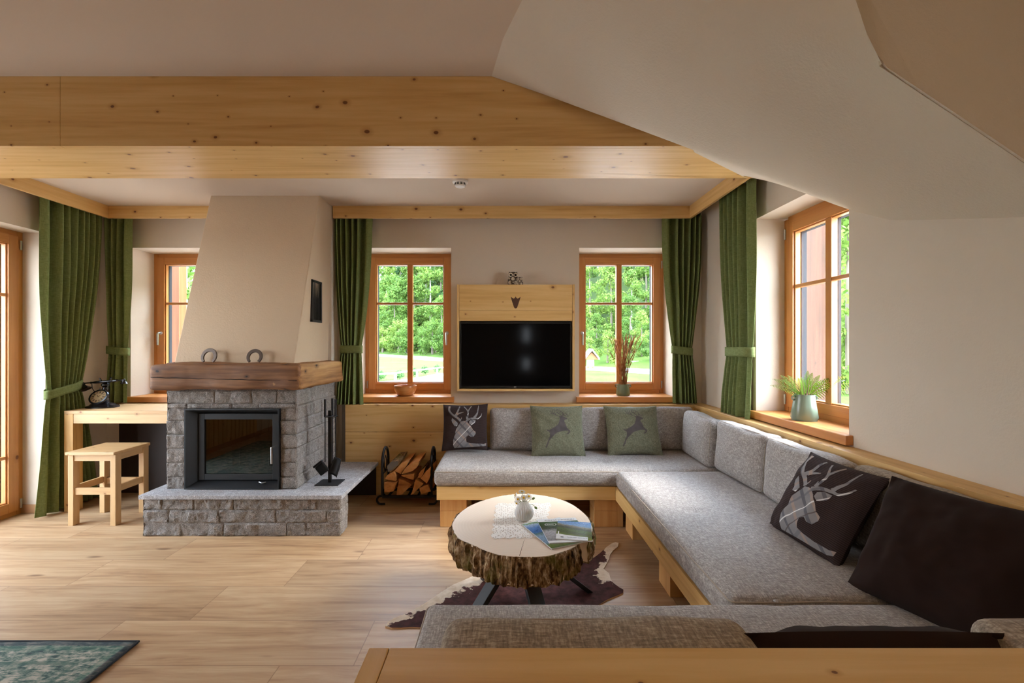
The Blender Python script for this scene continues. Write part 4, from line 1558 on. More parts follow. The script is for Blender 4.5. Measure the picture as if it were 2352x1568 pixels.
curtain('curtain', 'long green curtain reaching the floor beside the balcony door', 'y', XL + .015, ZBM + .05, .955, .012,
        (sd(92, -3.49), sd(231, -3.49)), (sd(113, -3.49), sd(190, -3.49)), (sd(86, -3.49), sd(226, -3.49)), 8, .050, False, 1, 1, tilt=.035)
curtain('curtain', 'green curtain behind the telephone, left of the small window', 'x', YB - .046, ZBM + .05, 1.255, .80,
        (sx(243, 4.0), sx(308, 4.0)), (sx(250, 4.0), sx(293, 4.0)), (sx(246, 4.0), sx(294, 4.0)), 4, .044, True, 2, -1, tilt=-.01)
curtain('curtain', 'green curtain tied back beside the fireplace hood', 'x', YB - .046, ZBM + .05, 1.268, .785,
        (sx(768, 4.0), sx(857, 4.0)), (sx(785, 4.0), sx(830, 4.0)), (sx(774, 4.0), sx(836, 4.0)), 6, .046, True, 3, -1, tilt=.0)
curtain('curtain', 'green curtain tied back right of the window with the dried grass', 'x', YB - .046, ZBM + .05, 1.255, .795,
        (sx(1518, 4.0), sx(1613, 4.0)), (sx(1545, 4.0), sx(1587, 4.0)), (sx(1543, 4.0), sx(1598, 4.0)), 6, .046, False, 4, -1, tilt=-.012)
curtain('curtain', 'green curtain hanging in front of the right wall beside the fern window', 'y', XR - .015, ZBM + .05, 1.255, ZRAIL + .003,
        (sd(1740, 1.70), sd(1658, 1.70)), (sd(1726, 1.70), sd(1670, 1.70)), (sd(1725, 1.70), sd(1662, 1.70)), 6, .046, False, 5, -1, tilt=.0, pw=1.5)

# ================================================================ TELEVISION WALL
yc = 3.95
cl, cr, cb, ct = at(1049.5, 0, yc).x, at(1320, 0, yc).x, at(0, 898, yc).z, at(0, 653, yc).z
cab = thing('television_cabinet', 'pine wall cabinet with a flower-shaped cut-out framing the television', 'cabinet', ((cl + cr) / 2, YB, cb))
m = MB(); m.box(cl, cl + .018, yc - .0, YB - .002, cb, ct); m.build('side_panel', W['pine_z'], cab, bev=.001)
m = MB(); m.box(cr - .018, cr, yc - .0, YB - .002, cb, ct); m.build('side_panel', W['pine_z'], cab, bev=.001)
m = MB(); m.box(cl + .0182, cr - .0182, yc, YB - .002, cb, cb + .019); m.build('bottom_board', W['pine_x'], cab, bev=.001)
zf = at(0, 736.5, yc).z
zs = at(0, 712.5, yc).z
ax = lambda x: at(1140 + x * .0829, 0, yc - .002).x
az = lambda y: at(0, 600 + y * .0829, yc - .002).z
emb = [(395, 972), (440, 1008), (482, 1030), (512, 1010), (535, 968), (560, 1012), (592, 1030), (632, 1010), (678, 975), (640, 1090), (582, 1270), (560, 1295), (535, 1302), (510, 1295), (490, 1270), (430, 1090)]
m = MB(); m.box(cl + .0195, cr - .0195, yc + .004, yc + .022, zs + .0006, ct - .001); m.box(cl + .0195, cr - .0195, yc + .004, yc + .022, zf, zs - .0006)
fl = m.build('flap', W['pine_x'], cab, bev=.0008)
m = MB()
pl = [(ax(x), az(y)) for x, y in emb]
m.prism([(x, yc + .0033, z) for x, z in pl], [(x, yc + .006, z) for x, z in pl])
tag(m.build('emblem', M_EMBLEM, fl), 'dark brown three-pointed flower emblem')
m = MB(); m.box(cl + .018, cr - .018, yc + .022, YB - .002, ct - .02, ct - .002); m.build('top_board', W['pine_x'], cab)
m = MB(); m.box(cl + .018, cr - .018, YB - .015, YB - .003, cb + .019, ct - .02); m.build('back_board', M_TVB, cab)
tv = thing('television', 'black flat television set into the pine wall cabinet', 'television', ((cl + cr) / 2, 4.0, cb + .03))
a0, a1, b0, b1 = cl + .024, cr - .024, cb + .026, zf - .012
m = MB()
for b in ((a0, a0 + .012, b0, b1), (a1 - .012, a1, b0, b1), (a0 + .012, a1 - .012, b0, b0 + .018), (a0 + .012, a1 - .012, b1 - .012, b1)):
    m.box(b[0], b[1], yc + .016, yc + .06, b[2], b[3])
bz = m.build('bezel', M_TVB, tv, bev=.002)
m = MB(); m.box(a0 + .011, a1 - .011, yc + .021, yc + .05, b0 + .017, b1 - .011); m.build('screen', M_TV, tv)
m = MB(); xm = at(1183, 0, yc).x
m.lathe([(0, 0), (.004, 0), (.004, .0015), (0, .0015)], (xm - .005, yc + .0145, b0 + .009), 12, M=Matrix.Rotation(PI / 2, 4, 'X'))
m.box(xm + .002, xm + .010, yc + .0145, yc + .0165, b0 + .0065, b0 + .0115)
tag(m.build('maker_badge', M_WHITE, bz), 'tiny light badge')

# ---------------------------------------------------------------- owls
oc = at(1183, 652, 4.01); oc.z = ct + .0005
ow = thing('owl_figurine', 'brown glazed pair of owls, large and small, on top of the television cabinet', 'figurine', oc)


def owl(parent, c, w, h, nm):
    m = MB()
    prof = [(.0, 0), (.80, .0), (.96, .06), (1.0, .2), (.97, .42), (.86, .56), (.80, .66), (.84, .80), (.80, .92), (.55, 1.0), (0, 1.02)]
    M = Matrix.Diagonal((w / 2, w / 3.0, h, 1))
    m.lathe([(r, z) for r, z in prof], c, 28, M=M)
    for s in (-1, 1):
        e = Vector((s * .62 * w / 2, 0, .93 * h))
        m.tube([c + e, c + e + Vector((s * w * .06, 0, h * .12))], [w * .10, .0005], 8)
    b = m.build(nm, M_OWL, parent, smooth=True)
    m = MB()
    Mx = Matrix.Rotation(PI / 2, 4, 'X')
    for s in (-1, 1):
        ce = c + Vector((s * .38 * w / 2 * 1.15, -w / 3 * .80, .76 * h))
        m.lathe([(w * .115, 0), (w * .19, .0), (w * .19, .003), (w * .115, .003), (w * .115, 0)], ce, 20, M=Mx)
    m.build('eye_ring', M_CREAMG, b, smooth=True)
    m = MB()
    for dx, z, r in ((-.28, .18, .17), (.22, .16, .16), (-.02, .46, .16), (-.36, .50, .10), (.36, .46, .09), (0, .2, .07)):
        ce = c + Vector((dx * w, -w / 3 * math.sqrt(max(.15, 1 - (dx * 2) ** 2)) * 1.0 - .0005, z * h))
        m.lathe([(0, .002), (r * w * .35, .002), (r * w * .36, 0), (r * w * .62, 0), (r * w * .64, .0022), (r * w * .95, .002), (r * w, 0)], ce, 18, M=Mx)
    m.build('feather_discs', M_CREAMG, b, smooth=True)


k_ = 4.01 / F
owl(ow, oc + Vector((-4.5 * k_, 0, 0)), 25 * k_, 30 * k_, 'large_owl')
owl(ow, oc + Vector((10.5 * k_, -.012, 0)), 15.5 * k_, 18 * k_, 'small_owl')

# ---------------------------------------------------------------- smoke detector
dc = at(1057, 416, (ZC - H) * F / (793.5 - 416)); dc.z = ZC
sdt = thing('smoke_detector', 'round white smoke detector on the ceiling behind the beam', 'smoke detector', dc)
m = MB(); m.lathe([(.056, 0), (.056, -.012), (.050, -.016)], dc, 32); m.build('mounting_plate', M_WHITE, sdt, smooth=True)
m = MB(); m.lathe([(.040, -.016), (.040, -.034), (.034, -.042), (0, -.044)], dc, 32); m.build('sensor_housing', M_WHITE, sdt, smooth=True)
m = MB()
for k in range(10):
    a = 2 * PI * k / 10
    m.box(.0385, .041, -.008, .008, -.032, -.026, M=Matrix.Translation(dc) @ Matrix.Rotation(a, 4, 'Z'))
    m.box(.0385, .041, -.008, .008, -.024, -.018, M=Matrix.Translation(dc) @ Matrix.Rotation(a, 4, 'Z'))
m.build('vent_slots', M_TVB, sdt)

# ---------------------------------------------------------------- bowl
bc = Vector((at(931, 908, 4.17).x, 4.17, ZSILL))
m = MB()
kb = 4.17 / F
m.lathe([(.0, 0.0), (15 * kb, 0), (19 * kb, 3 * kb), (24 * kb, 12 * kb), (25.5 * kb, 21 * kb), (25.2 * kb, 22.6 * kb), (24.0 * kb, 22.5 * kb), (22.5 * kb, 13 * kb), (17 * kb, 5 * kb), (0, 3.5 * kb)], bc, 48)
tag(m.build('wooden_bowl', W['bowl'], smooth=True, sharp=1.0), 'shallow turned wooden bowl on the sill of the window beside the fireplace curtain', 'bowl')


def pot(parent, c, rb, rt, h, mat, ears):
    m = MB()
    m.lathe([(0, 0), (rb * .90, 0), (rb * .90, h * .03), (rb, h * .12), (rt + (rb - rt) * .45, h * .55), (rt, h * .94), (rt * 1.02, h), (rt * .90, h), (rt * .88, h * .85), (0, h * .8)], c, 40, ribs=10, ribd=.018)
    b = m.build('pot', mat, parent, smooth=True, sharp=1.0)
    for s in (-1, 1):
        m = MB()
        cc = c + Vector((s * (rt + (rb - rt) * .12 + ears * .55), 0, h * .86))
        m.tube([cc + Vector((s * math.cos(a) * ears, 0, math.sin(a) * ears)) for a in [2 * PI * i / 16 for i in range(16)]], ears * .36, 8, closed=True)
        m.build('ear_handle', mat, b, smooth=True)
    return b


# dried grass
gc = Vector((at(1431, 908, 4.17).x, 4.17, ZSILL))
gp = thing('dried_grass_pot', 'small sage green pot with tall brown dried grass on the window sill', 'pot plant', gc)
pot(gp, gc, 16.0 * kb, 13.5 * kb, 26 * kb, M_CELADON2, .011)
m = MB()
RG = random.Random(3)
for k in range(150):
    a = RG.uniform(0, 2 * PI)
    sp = RG.random() ** .7
    L = RG.uniform(.26, .52)
    lean = Vector((math.cos(a) * .17 * sp + .028, math.sin(a) * .06 * sp - .02 * sp, 0))
    b0_ = gc + Vector((RG.uniform(-.03, .03), RG.uniform(-.03, .03), .09))
    pts = [b0_ + Vector((0, 0, L * t)) + lean * (t ** 1.6) * (L / .45) for t in (0, .35, .7, 1)]
    m.tube(pts, [.0014, .0013, .0011, .0003], 3, cap=False)
    if k % 2:
        p, q = pts[2], pts[3]
        m.tube([p, p.lerp(q, .5) + Vector((RG.uniform(-.004, .004), 0, 0)), q], [.0008, .0036, .0006], 4, cap=False)
m.build('dried_grass', M_STRAW, gp)

# fern
fc = Vector((at(1850, 962, 2.75).x + .02, 2.79, ZSILL))
fp = thing('fern_pot', 'celadon green pot with a bright fern on the right window sill', 'pot plant', fc)
pot(fp, fc, .076, .056, .158, M_CELADON, .012)
m, ms = MB(), MB()
RF = random.Random(8)
FR = [(-165, .22, 62), (-150, .21, 66), (-120, .18, 74), (-95, .22, 86), (-80, .21, 80), (-60, .20, 72), (-30, .27, 50), (-8, .31, 36), (12, .33, 24), (35, .2, 50), (170, .21, 54), (140, .18, 60), (90, .17, 70), (60, .2, 60), (-20, .2, 62), (185, .2, 42)]
for az_, L, el in FR:
    a, e = math.radians(az_), math.radians(el)
    d = Vector((math.cos(a) * math.cos(e), math.sin(a) * math.cos(e) * .42, math.sin(e)))
    L *= 1.12
    base = fc + Vector((math.cos(a) * .02, math.sin(a) * .02, .135))
    pts = []
    n = 22
    for i in range(n + 1):
        t = i / n
        pts.append(base + d * L * t + Vector((0, 0, -.32 * L * t * t)) + Vector((math.cos(a), math.sin(a) * .4, 0)) * .12 * L * t * t)
    ms.tube(pts, [.0022 * (1 - .8 * i / n) for i in range(n + 1)], 4, cap=False)
    for i in range(3, n + 1):
        t = i / n
        tan = (pts[i] - pts[i - 1]).normalized()
        side = tan.cross(Vector((0, -.9, .45))).normalized()
        ll = L * .125 * (math.sin(PI * min(1, .18 + t * .82)) ** .8) * (1.05 - .35 * t) + .003
        for s in (-1, 1):
            dv = (side * s * .92 + tan * .45).normalized()
            w = tan * .0023 * (1.2 - .5 * t)
            p = pts[i]
            drop = Vector((0, 0, -.10 * ll))
            m.add([p - w, p + w, p + dv * ll * .6 + w * .9 + drop, p + dv * ll + drop * 2, p + dv * ll * .6 - w * .9 + drop], [(0, 1, 2, 3, 4)])
m.build('fronds', M_FERN, fp)
ms.build('frond_stems', M_FSTEM, fp, smooth=True)

# ================================================================ CORNER BENCH
FZ0, FZ1 = .207, .302
SEAT = .420


def beam_block(mb, x0, x1, y0, y1, z0, z1):
    mb.box(x0, x1, y0, y1, z0, z1)


b1 = thing('corner_bench', 'pine bench along the back wall under the television', 'bench', (.4, 3.6, 0), 'benches of the seating corner')
m = MB(); m.box(-.484, .782, 3.22, 3.26, FZ0, FZ1); m.build('front_rail', W['pine_x'], b1, bev=.002)
m = MB(); m.box(-.484, -.444, 3.262, YP - .004, FZ0, FZ1); m.build('end_rail', W['pine_y'], b1, bev=.002)
m = MB(); m.box(-.44, XP - .004, 3.264, YP - .004, FZ1 - .03, FZ1 - .002); m.build('seat_board', W['pine_x'], b1)
for x0, x1 in ((-.466, -.275), (.64, .848)):
    for a, z0, z1 in ((0, 0, .115), (1, .1155, FZ0 - .0005)):
        m = MB(); m.box(x0, x1, 3.264, 3.44, z0, z1); m.build('foot_block', W['block'], b1, bev=.003)
m = MB(); m.box(-.466, -.275, 3.72, 3.90, 0, FZ0 - .0005); m.build('foot_block', W['block'], b1, bev=.003)

b2 = thing('corner_bench', 'long pine bench along the right wall', 'bench', (1.2, 2.4, 0), 'benches of the seating corner')
m = MB(); m.box(.782, .822, 1.56, 3.218, FZ0, FZ1); m.build('front_rail', W['pine_y'], b2, bev=.002)
m = MB(); m.box(.824, XP - .004, 1.56, 3.216, FZ1 - .03, FZ1 - .002); m.build('seat_board', W['pine_y'], b2)
for y0 in (3.045, 2.35, 1.65):
    for z0, z1 in ((0, .115), (.1155, FZ0 - .0005)):
        m = MB(); m.box(.852, 1.06, y0, y0 + .17, z0, z1); m.build('foot_block', W['block'], b2, bev=.003)

b3 = thing('corner_bench', 'pine bench with a wide backrest rail nearest to the camera', 'bench', (.7, 1.1, 0), 'benches of the seating corner')
m = MB(); m.box(-.252, XP - .004, 1.515, 1.555, FZ0, FZ1); m.build('front_rail', W['pine_x'], b3, bev=.002)
m = MB(); m.box(-.252, XP - .004, .80, 1.512, FZ1 - .03, FZ1 - .002); m.build('seat_board', W['pine_x'], b3)
m = MB(); m.box(-.252, -.212, .80, 1.512, FZ0, FZ1 - .031); m.build('end_rail', W['pine_y'], b3, bev=.002)
sxm = at(895, 1487, .775).x
m = MB(); m.box(sxm + .0005, XR - .12, .655, .775, ZRAIL - .03, ZRAIL); m.build('backrest_cap', W['pine_x'], b3, bev=.0015)
m = MB(); m.box(at(848, 1487, .775).x, sxm - .0005, .655, .775, ZRAIL - .03, ZRAIL); m.build('cap_end_piece', W['pine_y'], b3, bev=.0015)
m = MB(); m.box(-.225, XP - .004, .752, .774, .05, ZRAIL - .031); m.build('backrest_panel', W['pine_x'], b3)
for x0 in (-.20, 1.2):
    m = MB(); m.box(x0, x0 + .18, 1.33, 1.50, 0, FZ0 - .0005); m.build('foot_block', W['block'], b3, bev=.003)
    m = MB(); m.box(x0, x0 + .18, .80, .97, 0, FZ0 - .0005); m.build('foot_block', W['block'], b3, bev=.003)


# ---------------------------------------------------------------- cushions
def rrect(x0, x1, y0, y1, r, n=20):
    out = []
    for (cx, cy, a0, nx_, ny_) in ((x1 - r, y0 + r, -90, x1, 0), (x1 - r, y1 - r, 0, 0, y1), (x0 + r, y1 - r, 90, x0, 0), (x0 + r, y0 + r, 180, 0, y0)):
        for i in range(7):
            a = math.radians(a0 + 90 * i / 6)
            out.append((cx + r * math.cos(a), cy + r * math.sin(a)))
    res = []
    for k, (a, b) in enumerate(zip(out, out[1:] + out[:1])):
        d = math.hypot(b[0] - a[0], b[1] - a[1])
        m_ = max(1, int(d / .03))
        for i in range(m_):
            res.append((a[0] + (b[0] - a[0]) * i / m_, a[1] + (b[1] - a[1]) * i / m_))
    return res


def seat_cushion(name, label, x0, x1, y0, y1, dents, seed, z0=.305, z1=SEAT, r=.034):
    cx, cy = (x0 + x1) / 2, (y0 + y1) / 2

    def fn(p, h):
        k = max(0, (p.z + h.z) / (2 * h.z))
        ex = min(1, (h.x - abs(p.x)) / .09 if abs(p.x) < h.x else 0)
        ey = min(1, (h.y - abs(p.y)) / .09 if abs(p.y) < h.y else 0)
        e = max(0, min(ex, ey))
        z = p.z + k * (.010 * e + .006 * noise.noise(Vector((p.x * 3, p.y * 3, seed))) * e)
        for (dx_, dy_, dd, rr) in dents:
            q = math.hypot(p.x + cx - dx_, p.y + cy - dy_) / rr
            if k > .5 and q < 3:
                z -= dd * math.exp(-q * q * 2.2) + dd * .25 * math.exp(-q * q * .35)
        w = .006 * noise.noise(Vector((p.x * 2.5 + 7, p.y * 2.5, seed)))
        return Vector((p.x + w * (abs(p.x) > h.x * .9), p.y + w * (abs(p.y) > h.y * .9), z))
    m = MB(); m.rbox(x0, x1, y0, y1, z0, z1, r, .026, fn)
    o = m.build(name, M_SOFA, smooth=True, sharp=0)
    tag(o, label, 'seat cushion', 'seat cushions of the corner bench')
    m = MB()
    pts = []
    rr = r * .32
    zz = z1 - .012
    for x, y in rrect(x0 + .008, x1 - .008, y0 + .008, y1 - .008, .022):
        pts.append((x, y, zz + .003 * noise.noise(Vector((x * 5, y * 5, seed)))))
    m.tube(pts, .0032, 6, closed=True)
    tag(m.build('piping', M_PIPE, o, smooth=True), 'lighter piped seam')
    for (dx_, dy_, dd, rr_) in dents:
        m = MB()
        m.lathe([(0, .004), (.007, .003), (.010, 0)], (dx_, dy_, z1 + .009 - dd * 1.2), 12)
        m.build('tuft_button', M_SOFA, o, smooth=True)
    return o


seat_cushion('seat_cushion', 'grey woven seat cushion on the bench under the television', -.505, XP - .006, 3.203, 3.80 + .165, [(.76, 3.42, .020, .035), (.13, 3.5, .010, .03)], 1)
seat_cushion('seat_cushion', 'long grey woven seat cushion on the right bench', .775, XP - .006, 1.572, 3.199, [(1.00, 2.405, .018, .035), (1.29, 2.395, .018, .035), (1.0, 1.95, .004, .04)], 2)
seat_cushion('seat_cushion', 'grey woven seat cushion on the bench nearest to the camera', -.272, XP - .006, .785, 1.566, [(.93, 1.56, .004, .05)], 3)


def back_cushion(name, label, M, w, h, d, mat, seed, group='grey back cushions'):
    """box cushion standing on its long edge; local x along, y through, z up"""
    def fn(p, hh):
        ux, uz = p.x / hh.x, p.z / hh.z
        e = max(0, 1 - ux ** 4) * max(0, 1 - uz ** 4)
        s = math.copysign(1, p.y) if abs(p.y) > .3 * hh.y else p.y / (hh.y * .3 + 1e-9) * 1
        y = p.y + s * (.026 * e)
        wr = noise.fractal(Vector((p.x * 5, p.z * 7, seed)), 1, 2, 2) * .0065
        y += s * wr
        z = p.z + (.016 * noise.noise(Vector((p.x * 4, seed, 0))) if uz > .8 else 0) - (.012 * (1 - ux * ux) if uz > .8 else 0) * 0
        x = p.x * (1 - .018 * (1 - uz * uz))
        return Vector((x, y, z))
    m = MB(); m.rbox(-w / 2, w / 2, -d / 2, d / 2, 0, h, .036, .026, fn, M=None)
    o = m.build(name, mat, smooth=True, sharp=0)
    tag(o, label, 'back cushion', group)
    m = MB()
    rr = .012
    pts = []
    y = -d / 2 + .016
    for x, z in rrect(-w / 2 + .007, w / 2 - .007, .007, h - .007, .032):
        pts.append((x * (1 - .018 * (1 - (2 * z / h - 1) ** 2)), y, z))
    m.tube(pts, .0028, 6, closed=True)
    set_parent(m.build('piping', M_PIPE, None, smooth=True), o)
    o.matrix_basis = M
    return o


def lean_back(x, z, deg, wall):   # cushion on the back wall, front facing the camera
    if wall == 'back':
        return Matrix.Translation((x, z, SEAT + .004)) @ Matrix.Rotation(math.radians(-deg), 4, 'X')
    return Matrix.Translation((z, x, SEAT + .004)) @ Matrix.Rotation(math.radians(-90 + 2.2 * math.sin(x * 5)), 4, 'Z') @ Matrix.Rotation(math.radians(-deg), 4, 'X')


CW = .575
for k, (x, lab) in enumerate(((.158, 'grey back cushion between the plaid stag pillow and the lighter green stag pillow'),
                              (.735, 'grey back cushion between the two green stag pillows'),
                              (1.300, 'grey back cushion in the corner behind the darker green stag pillow'))):
    back_cushion('back_cushion', lab, lean_back(x, 3.83, 7 + k, 'back'), CW, .350 + .004 * k, .13, M_SOFA, 20 + k)
for k, (y, L, lab) in enumerate(((3.50, .52, 'grey back cushion of the right bench nearest to the back corner'),
                                 (2.945, .57, 'grey back cushion of the right bench below the green curtain'),
                                 (2.35, .60, 'grey back cushion of the right bench behind the brown plaid stag pillow'),
                                 (1.735, .61, 'grey back cushion of the right bench behind the large plain brown pillow'),
                                 (1.12, .59, 'grey back cushion of the right bench at the right edge of the picture'))):
    back_cushion('back_cushion', lab, lean_back(y, (1.505, 1.545, 1.545, 1.575, 1.575)[k], 4, 'right'), L, .345 + .006 * (k % 2), .125 if k < 3 else .095, M_SOFA if k < 3 else M_SOFA_B, 30 + k)
for x, w, lab in ((.175, .60, 'taupe back cushion just behind the near backrest rail'), (1.235, .62, 'taupe back cushion behind the near rail, right of the plain brown pillow')):
    M = Matrix.Translation((x, .868, SEAT + .004)) @ Matrix.Rotation(PI, 4, 'Z') @ Matrix.Rotation(math.radians(-4), 4, 'X')
    back_cushion('back_cushion', lab, M, w, .335, .15, M_SOFA_B, 50 + int(x * 10), 'taupe back cushions of the near bench')


# ---------------------------------------------------------------- throw pillows
def pillow(name, label, BL, BR, TL, thick, mat, seed, pinch=.055, prints=None, wr=1.0, group=None):
    BL, BR, TL = Vector(BL), Vector(BR), Vector(TL)
    ux, uz = BR - BL, TL - BL
    w, h = ux.length, uz.length
    ex = ux.normalized()
    ey = uz.cross(ex).normalized()          # away from the viewer
    ez = ex.cross(ey).normalized()
    M = Matrix((ex, ey, ez)).transposed().to_4x4()
    M.translation = BL + ux / 2 + ez * h / 2
    front = -1

    def surf(u, v, side):
        a, b = 2 * u - 1, 2 * v - 1
        x = a * w / 2 * (1 - pinch * (1 - b * b) * abs(a) ** 1.0)
        z = b * h / 2 * (1 - pinch * (1 - a * a) * abs(b) ** 1.0)
        t = max(0, (1 - abs(a) ** 2.2)) ** .55 * max(0, (1 - abs(b) ** 2.2)) ** .55
        y = side * thick / 2 * t
        ca = min(1.0, (1 - abs(a)) + (1 - abs(b)))
        ang = math.atan2(b, a)
        fold = math.sin(ang * 13 + seed + 2 * noise.noise(Vector((a * 3, b * 3, seed)))) * .011 * wr * max(0, 1 - ca * 1.2) * (t > 0)
        y += side * (fold + noise.noise(Vector((a * 2.2, b * 2.2, seed + side))) * .015 * wr * t + noise.noise(Vector((a * 6, b * 6, seed))) * .005 * wr * t)
        return Vector((x, y, z))
    m = MB()
    N = 44
    m.grid(lambda u, v: surf(u, v, -1), N, N)
    m.grid(lambda u, v: surf(1 - u, v, 1), N, N)
    o = m.build(name, mat, smooth=True, sharp=0)
    tag(o, label, 'pillow', group)
    for nm, mt, polys, strokes, note in (prints or []):
        m = MB()
        bm = bmesh.new()
        for pl in polys:
            vs = [bm.verts.new((u, v, 0)) for u, v in pl]
            es = [bm.edges.new((vs[i], vs[(i + 1) % len(vs)])) for i in range(len(vs))]
            bmesh.ops.triangle_fill(bm, edges=es, use_beauty=True, use_dissolve=False)
        for pts, w0, w1 in strokes:
            pts = [Vector((a, b, 0)) for a, b in pts]
            sm = []
            for i in range(len(pts) - 1):
                p0, p1, p2, p3 = pts[max(i - 1, 0)], pts[i], pts[i + 1], pts[min(i + 2, len(pts) - 1)]
                for s in range(6):
                    t = s / 6
                    sm.append(.5 * ((2 * p1) + (p2 - p0) * t + (2 * p0 - 5 * p1 + 4 * p2 - p3) * t * t + (3 * p1 - p0 - 3 * p2 + p3) * t ** 3))
            sm.append(pts[-1])
            prev = None
            for i, p in enumerate(sm):
                tn = (sm[min(i + 1, len(sm) - 1)] - sm[max(i - 1, 0)]).normalized()
                nn = Vector((-tn.y, tn.x, 0)) * (w0 + (w1 - w0) * i / (len(sm) - 1)) / 2
                cur = (bm.verts.new(p + nn), bm.verts.new(p - nn))
                if prev:
                    bm.faces.new((prev[0], prev[1], cur[1], cur[0]))
                prev = cur
        for it in range(7):
            long_ = [e for e in bm.edges if e.calc_length() > .02]
            if not long_:
                break
            bmesh.ops.subdivide_edges(bm, edges=long_, cuts=1)
            bmesh.ops.triangulate(bm, faces=[f for f in bm.faces if len(f.verts) > 3])
        bm.verts.index_update()
        uvs = [(v.co.x, v.co.y) for v in bm.verts]
        m.add([surf(min(.995, max(.005, a)), min(.995, max(.005, b)), -1) + Vector((0, -.0016, 0)) for a, b in uvs], [tuple(v.index for v in f.verts) for f in bm.faces], uvs)
        bm.free()
        c = m.build(nm, mt, None, smooth=True, sharp=0)
        set_parent(c, o)
        if note: c['label'] = note
    o.matrix_basis = M
    return o


def tr(pts, x0, y0, w, h):
    return [((x - x0) / w, 1 - (y - y0) / h) for x, y in pts]


bd = lambda p: tr(p, 120, 85, 860, 795)
LEAP = [('stag_print', M_DEER, [bd([(708, 318), (690, 335), (660, 342), (652, 362), (672, 415), (688, 468), (712, 488), (742, 508), (745, 528), (716, 562), (682, 570), (672, 560), (702, 548), (716, 528), (700, 512), (640, 510), (580, 528), (520, 548), (480, 580), (440, 620), (412, 650), (395, 672), (382, 720), (356, 765), (343, 768), (345, 745), (370, 690), (388, 645), (412, 600), (412, 555), (402, 530), (375, 518), (364, 490), (385, 503), (410, 510), (440, 490), (500, 458), (550, 418), (575, 368), (585, 320), (590, 303), (570, 298), (600, 285), (640, 285), (670, 300)])],
         [(bd(p), .012, .006) for p in ([(612, 285), (592, 250), (545, 218), (530, 185), (560, 163), (598, 183), (602, 212), (572, 232)], [(600, 287), (552, 282), (492, 252), (452, 222), (440, 180)], [(492, 252), (478, 205), (492, 155)],
                                        [(455, 228), (432, 247)], [(525, 268), (503, 215), (512, 165)], [(618, 287), (640, 265), (688, 272), (706, 235)], [(640, 265), (636, 215), (602, 195)], [(575, 240), (548, 205)], [(660, 268), (655, 235)])], 'dark leaping stag')]
bp = lambda p: tr(p, 135, 205, 1215, 1175)
HEAD = [('stag_head_print', M_PLAID, [bp([(500, 960), (530, 870), (600, 770), (650, 700), (720, 690), (800, 700), (860, 770), (920, 830), (980, 920), (1040, 958), (1042, 1010), (990, 1082), (920, 1090), (860, 1050), (802, 1090), (792, 1150), (802, 1215), (900, 1240), (1060, 1252), (1250, 1238), (1320, 1210), (1310, 1270), (1230, 1300), (1100, 1318), (960, 1326), (700, 1340), (480, 1345), (448, 1280), (450, 1160), (480, 1060), (510, 1005)]),
                                      bp([(400, 600), (435, 625), (570, 740), (545, 812), (480, 812), (410, 722), (388, 660)]), bp([(872, 762), (872, 705), (940, 662), (1042, 662), (1022, 742), (930, 802)])],
         [(bp([(640, 690), (560, 612), (445, 540), (352, 452), (312, 372), (318, 255)]), .045, .045), (bp([(490, 560), (548, 445), (602, 265)]), .06, .025), (bp([(530, 525), (600, 485), (715, 455)]), .05, .012),
          (bp([(608, 690), (650, 642), (665, 592)]), .03, .008), (bp([(790, 700), (880, 645), (1010, 622), (1100, 622), (1170, 570), (1208, 480)]), .05, .012), (bp([(1000, 610), (1080, 480), (1105, 260)]), .055, .012),
          (bp([(815, 650), (830, 445), (710, 275)]), .035, .018), (bp([(830, 440), (870, 350), (915, 262)]), .03, .02), (bp([(800, 645), (788, 570)]), .022, .008)], 'plaid stag head')]

pillow('throw_pillow', 'dark brown pillow with a plaid stag head at the left end of the back bench', at(1014, 1036, 3.68), at(1121, 1034, 3.68), at(1013, 929, 3.83), .15, M_DARKP, 1, prints=HEAD, group='patterned throw pillows')
pillow('throw_pillow', 'lighter green felt pillow with a leaping stag, nearer to the plaid stag pillow', at(1220, 1050, 3.585), at(1346, 1050, 3.585), at(1214, 931, 3.76), .15, M_GREENP, 2, prints=LEAP, group='patterned throw pillows')
pillow('throw_pillow', 'darker green felt pillow with a leaping stag, nearer to the bench corner', at(1396, 1046, 3.61), at(1524, 1046, 3.61), at(1383, 932, 3.78), .15, M_GREENP, 3, prints=LEAP, group='patterned throw pillows')
pillow('throw_pillow', 'dark brown pillow with a plaid stag head leaning on the right bench cushions', at(1764, 1206, 2.235), at(1922, 1310, 1.79), at(1852, 1034, 2.27), .165, M_DARKP, 4, prints=HEAD, group='patterned throw pillows')
pillow('throw_pillow', 'large plain dark brown velvet pillow in the near right corner of the bench', (1.255, 1.675, .42), (1.40, 1.215, .42), (1.495, 1.715, .80), .17, M_BROWNP, 5, wr=1.3, group='plain dark brown pillows')
pillow('throw_pillow', 'plain dark brown velvet pillow wedged behind the near backrest rail', (.96, .872, .43), (.435, .872, .43), (.955, .862, .755), .19, M_BROWNP, 6, pinch=-.03, wr=1.8, group='plain dark brown pillows')

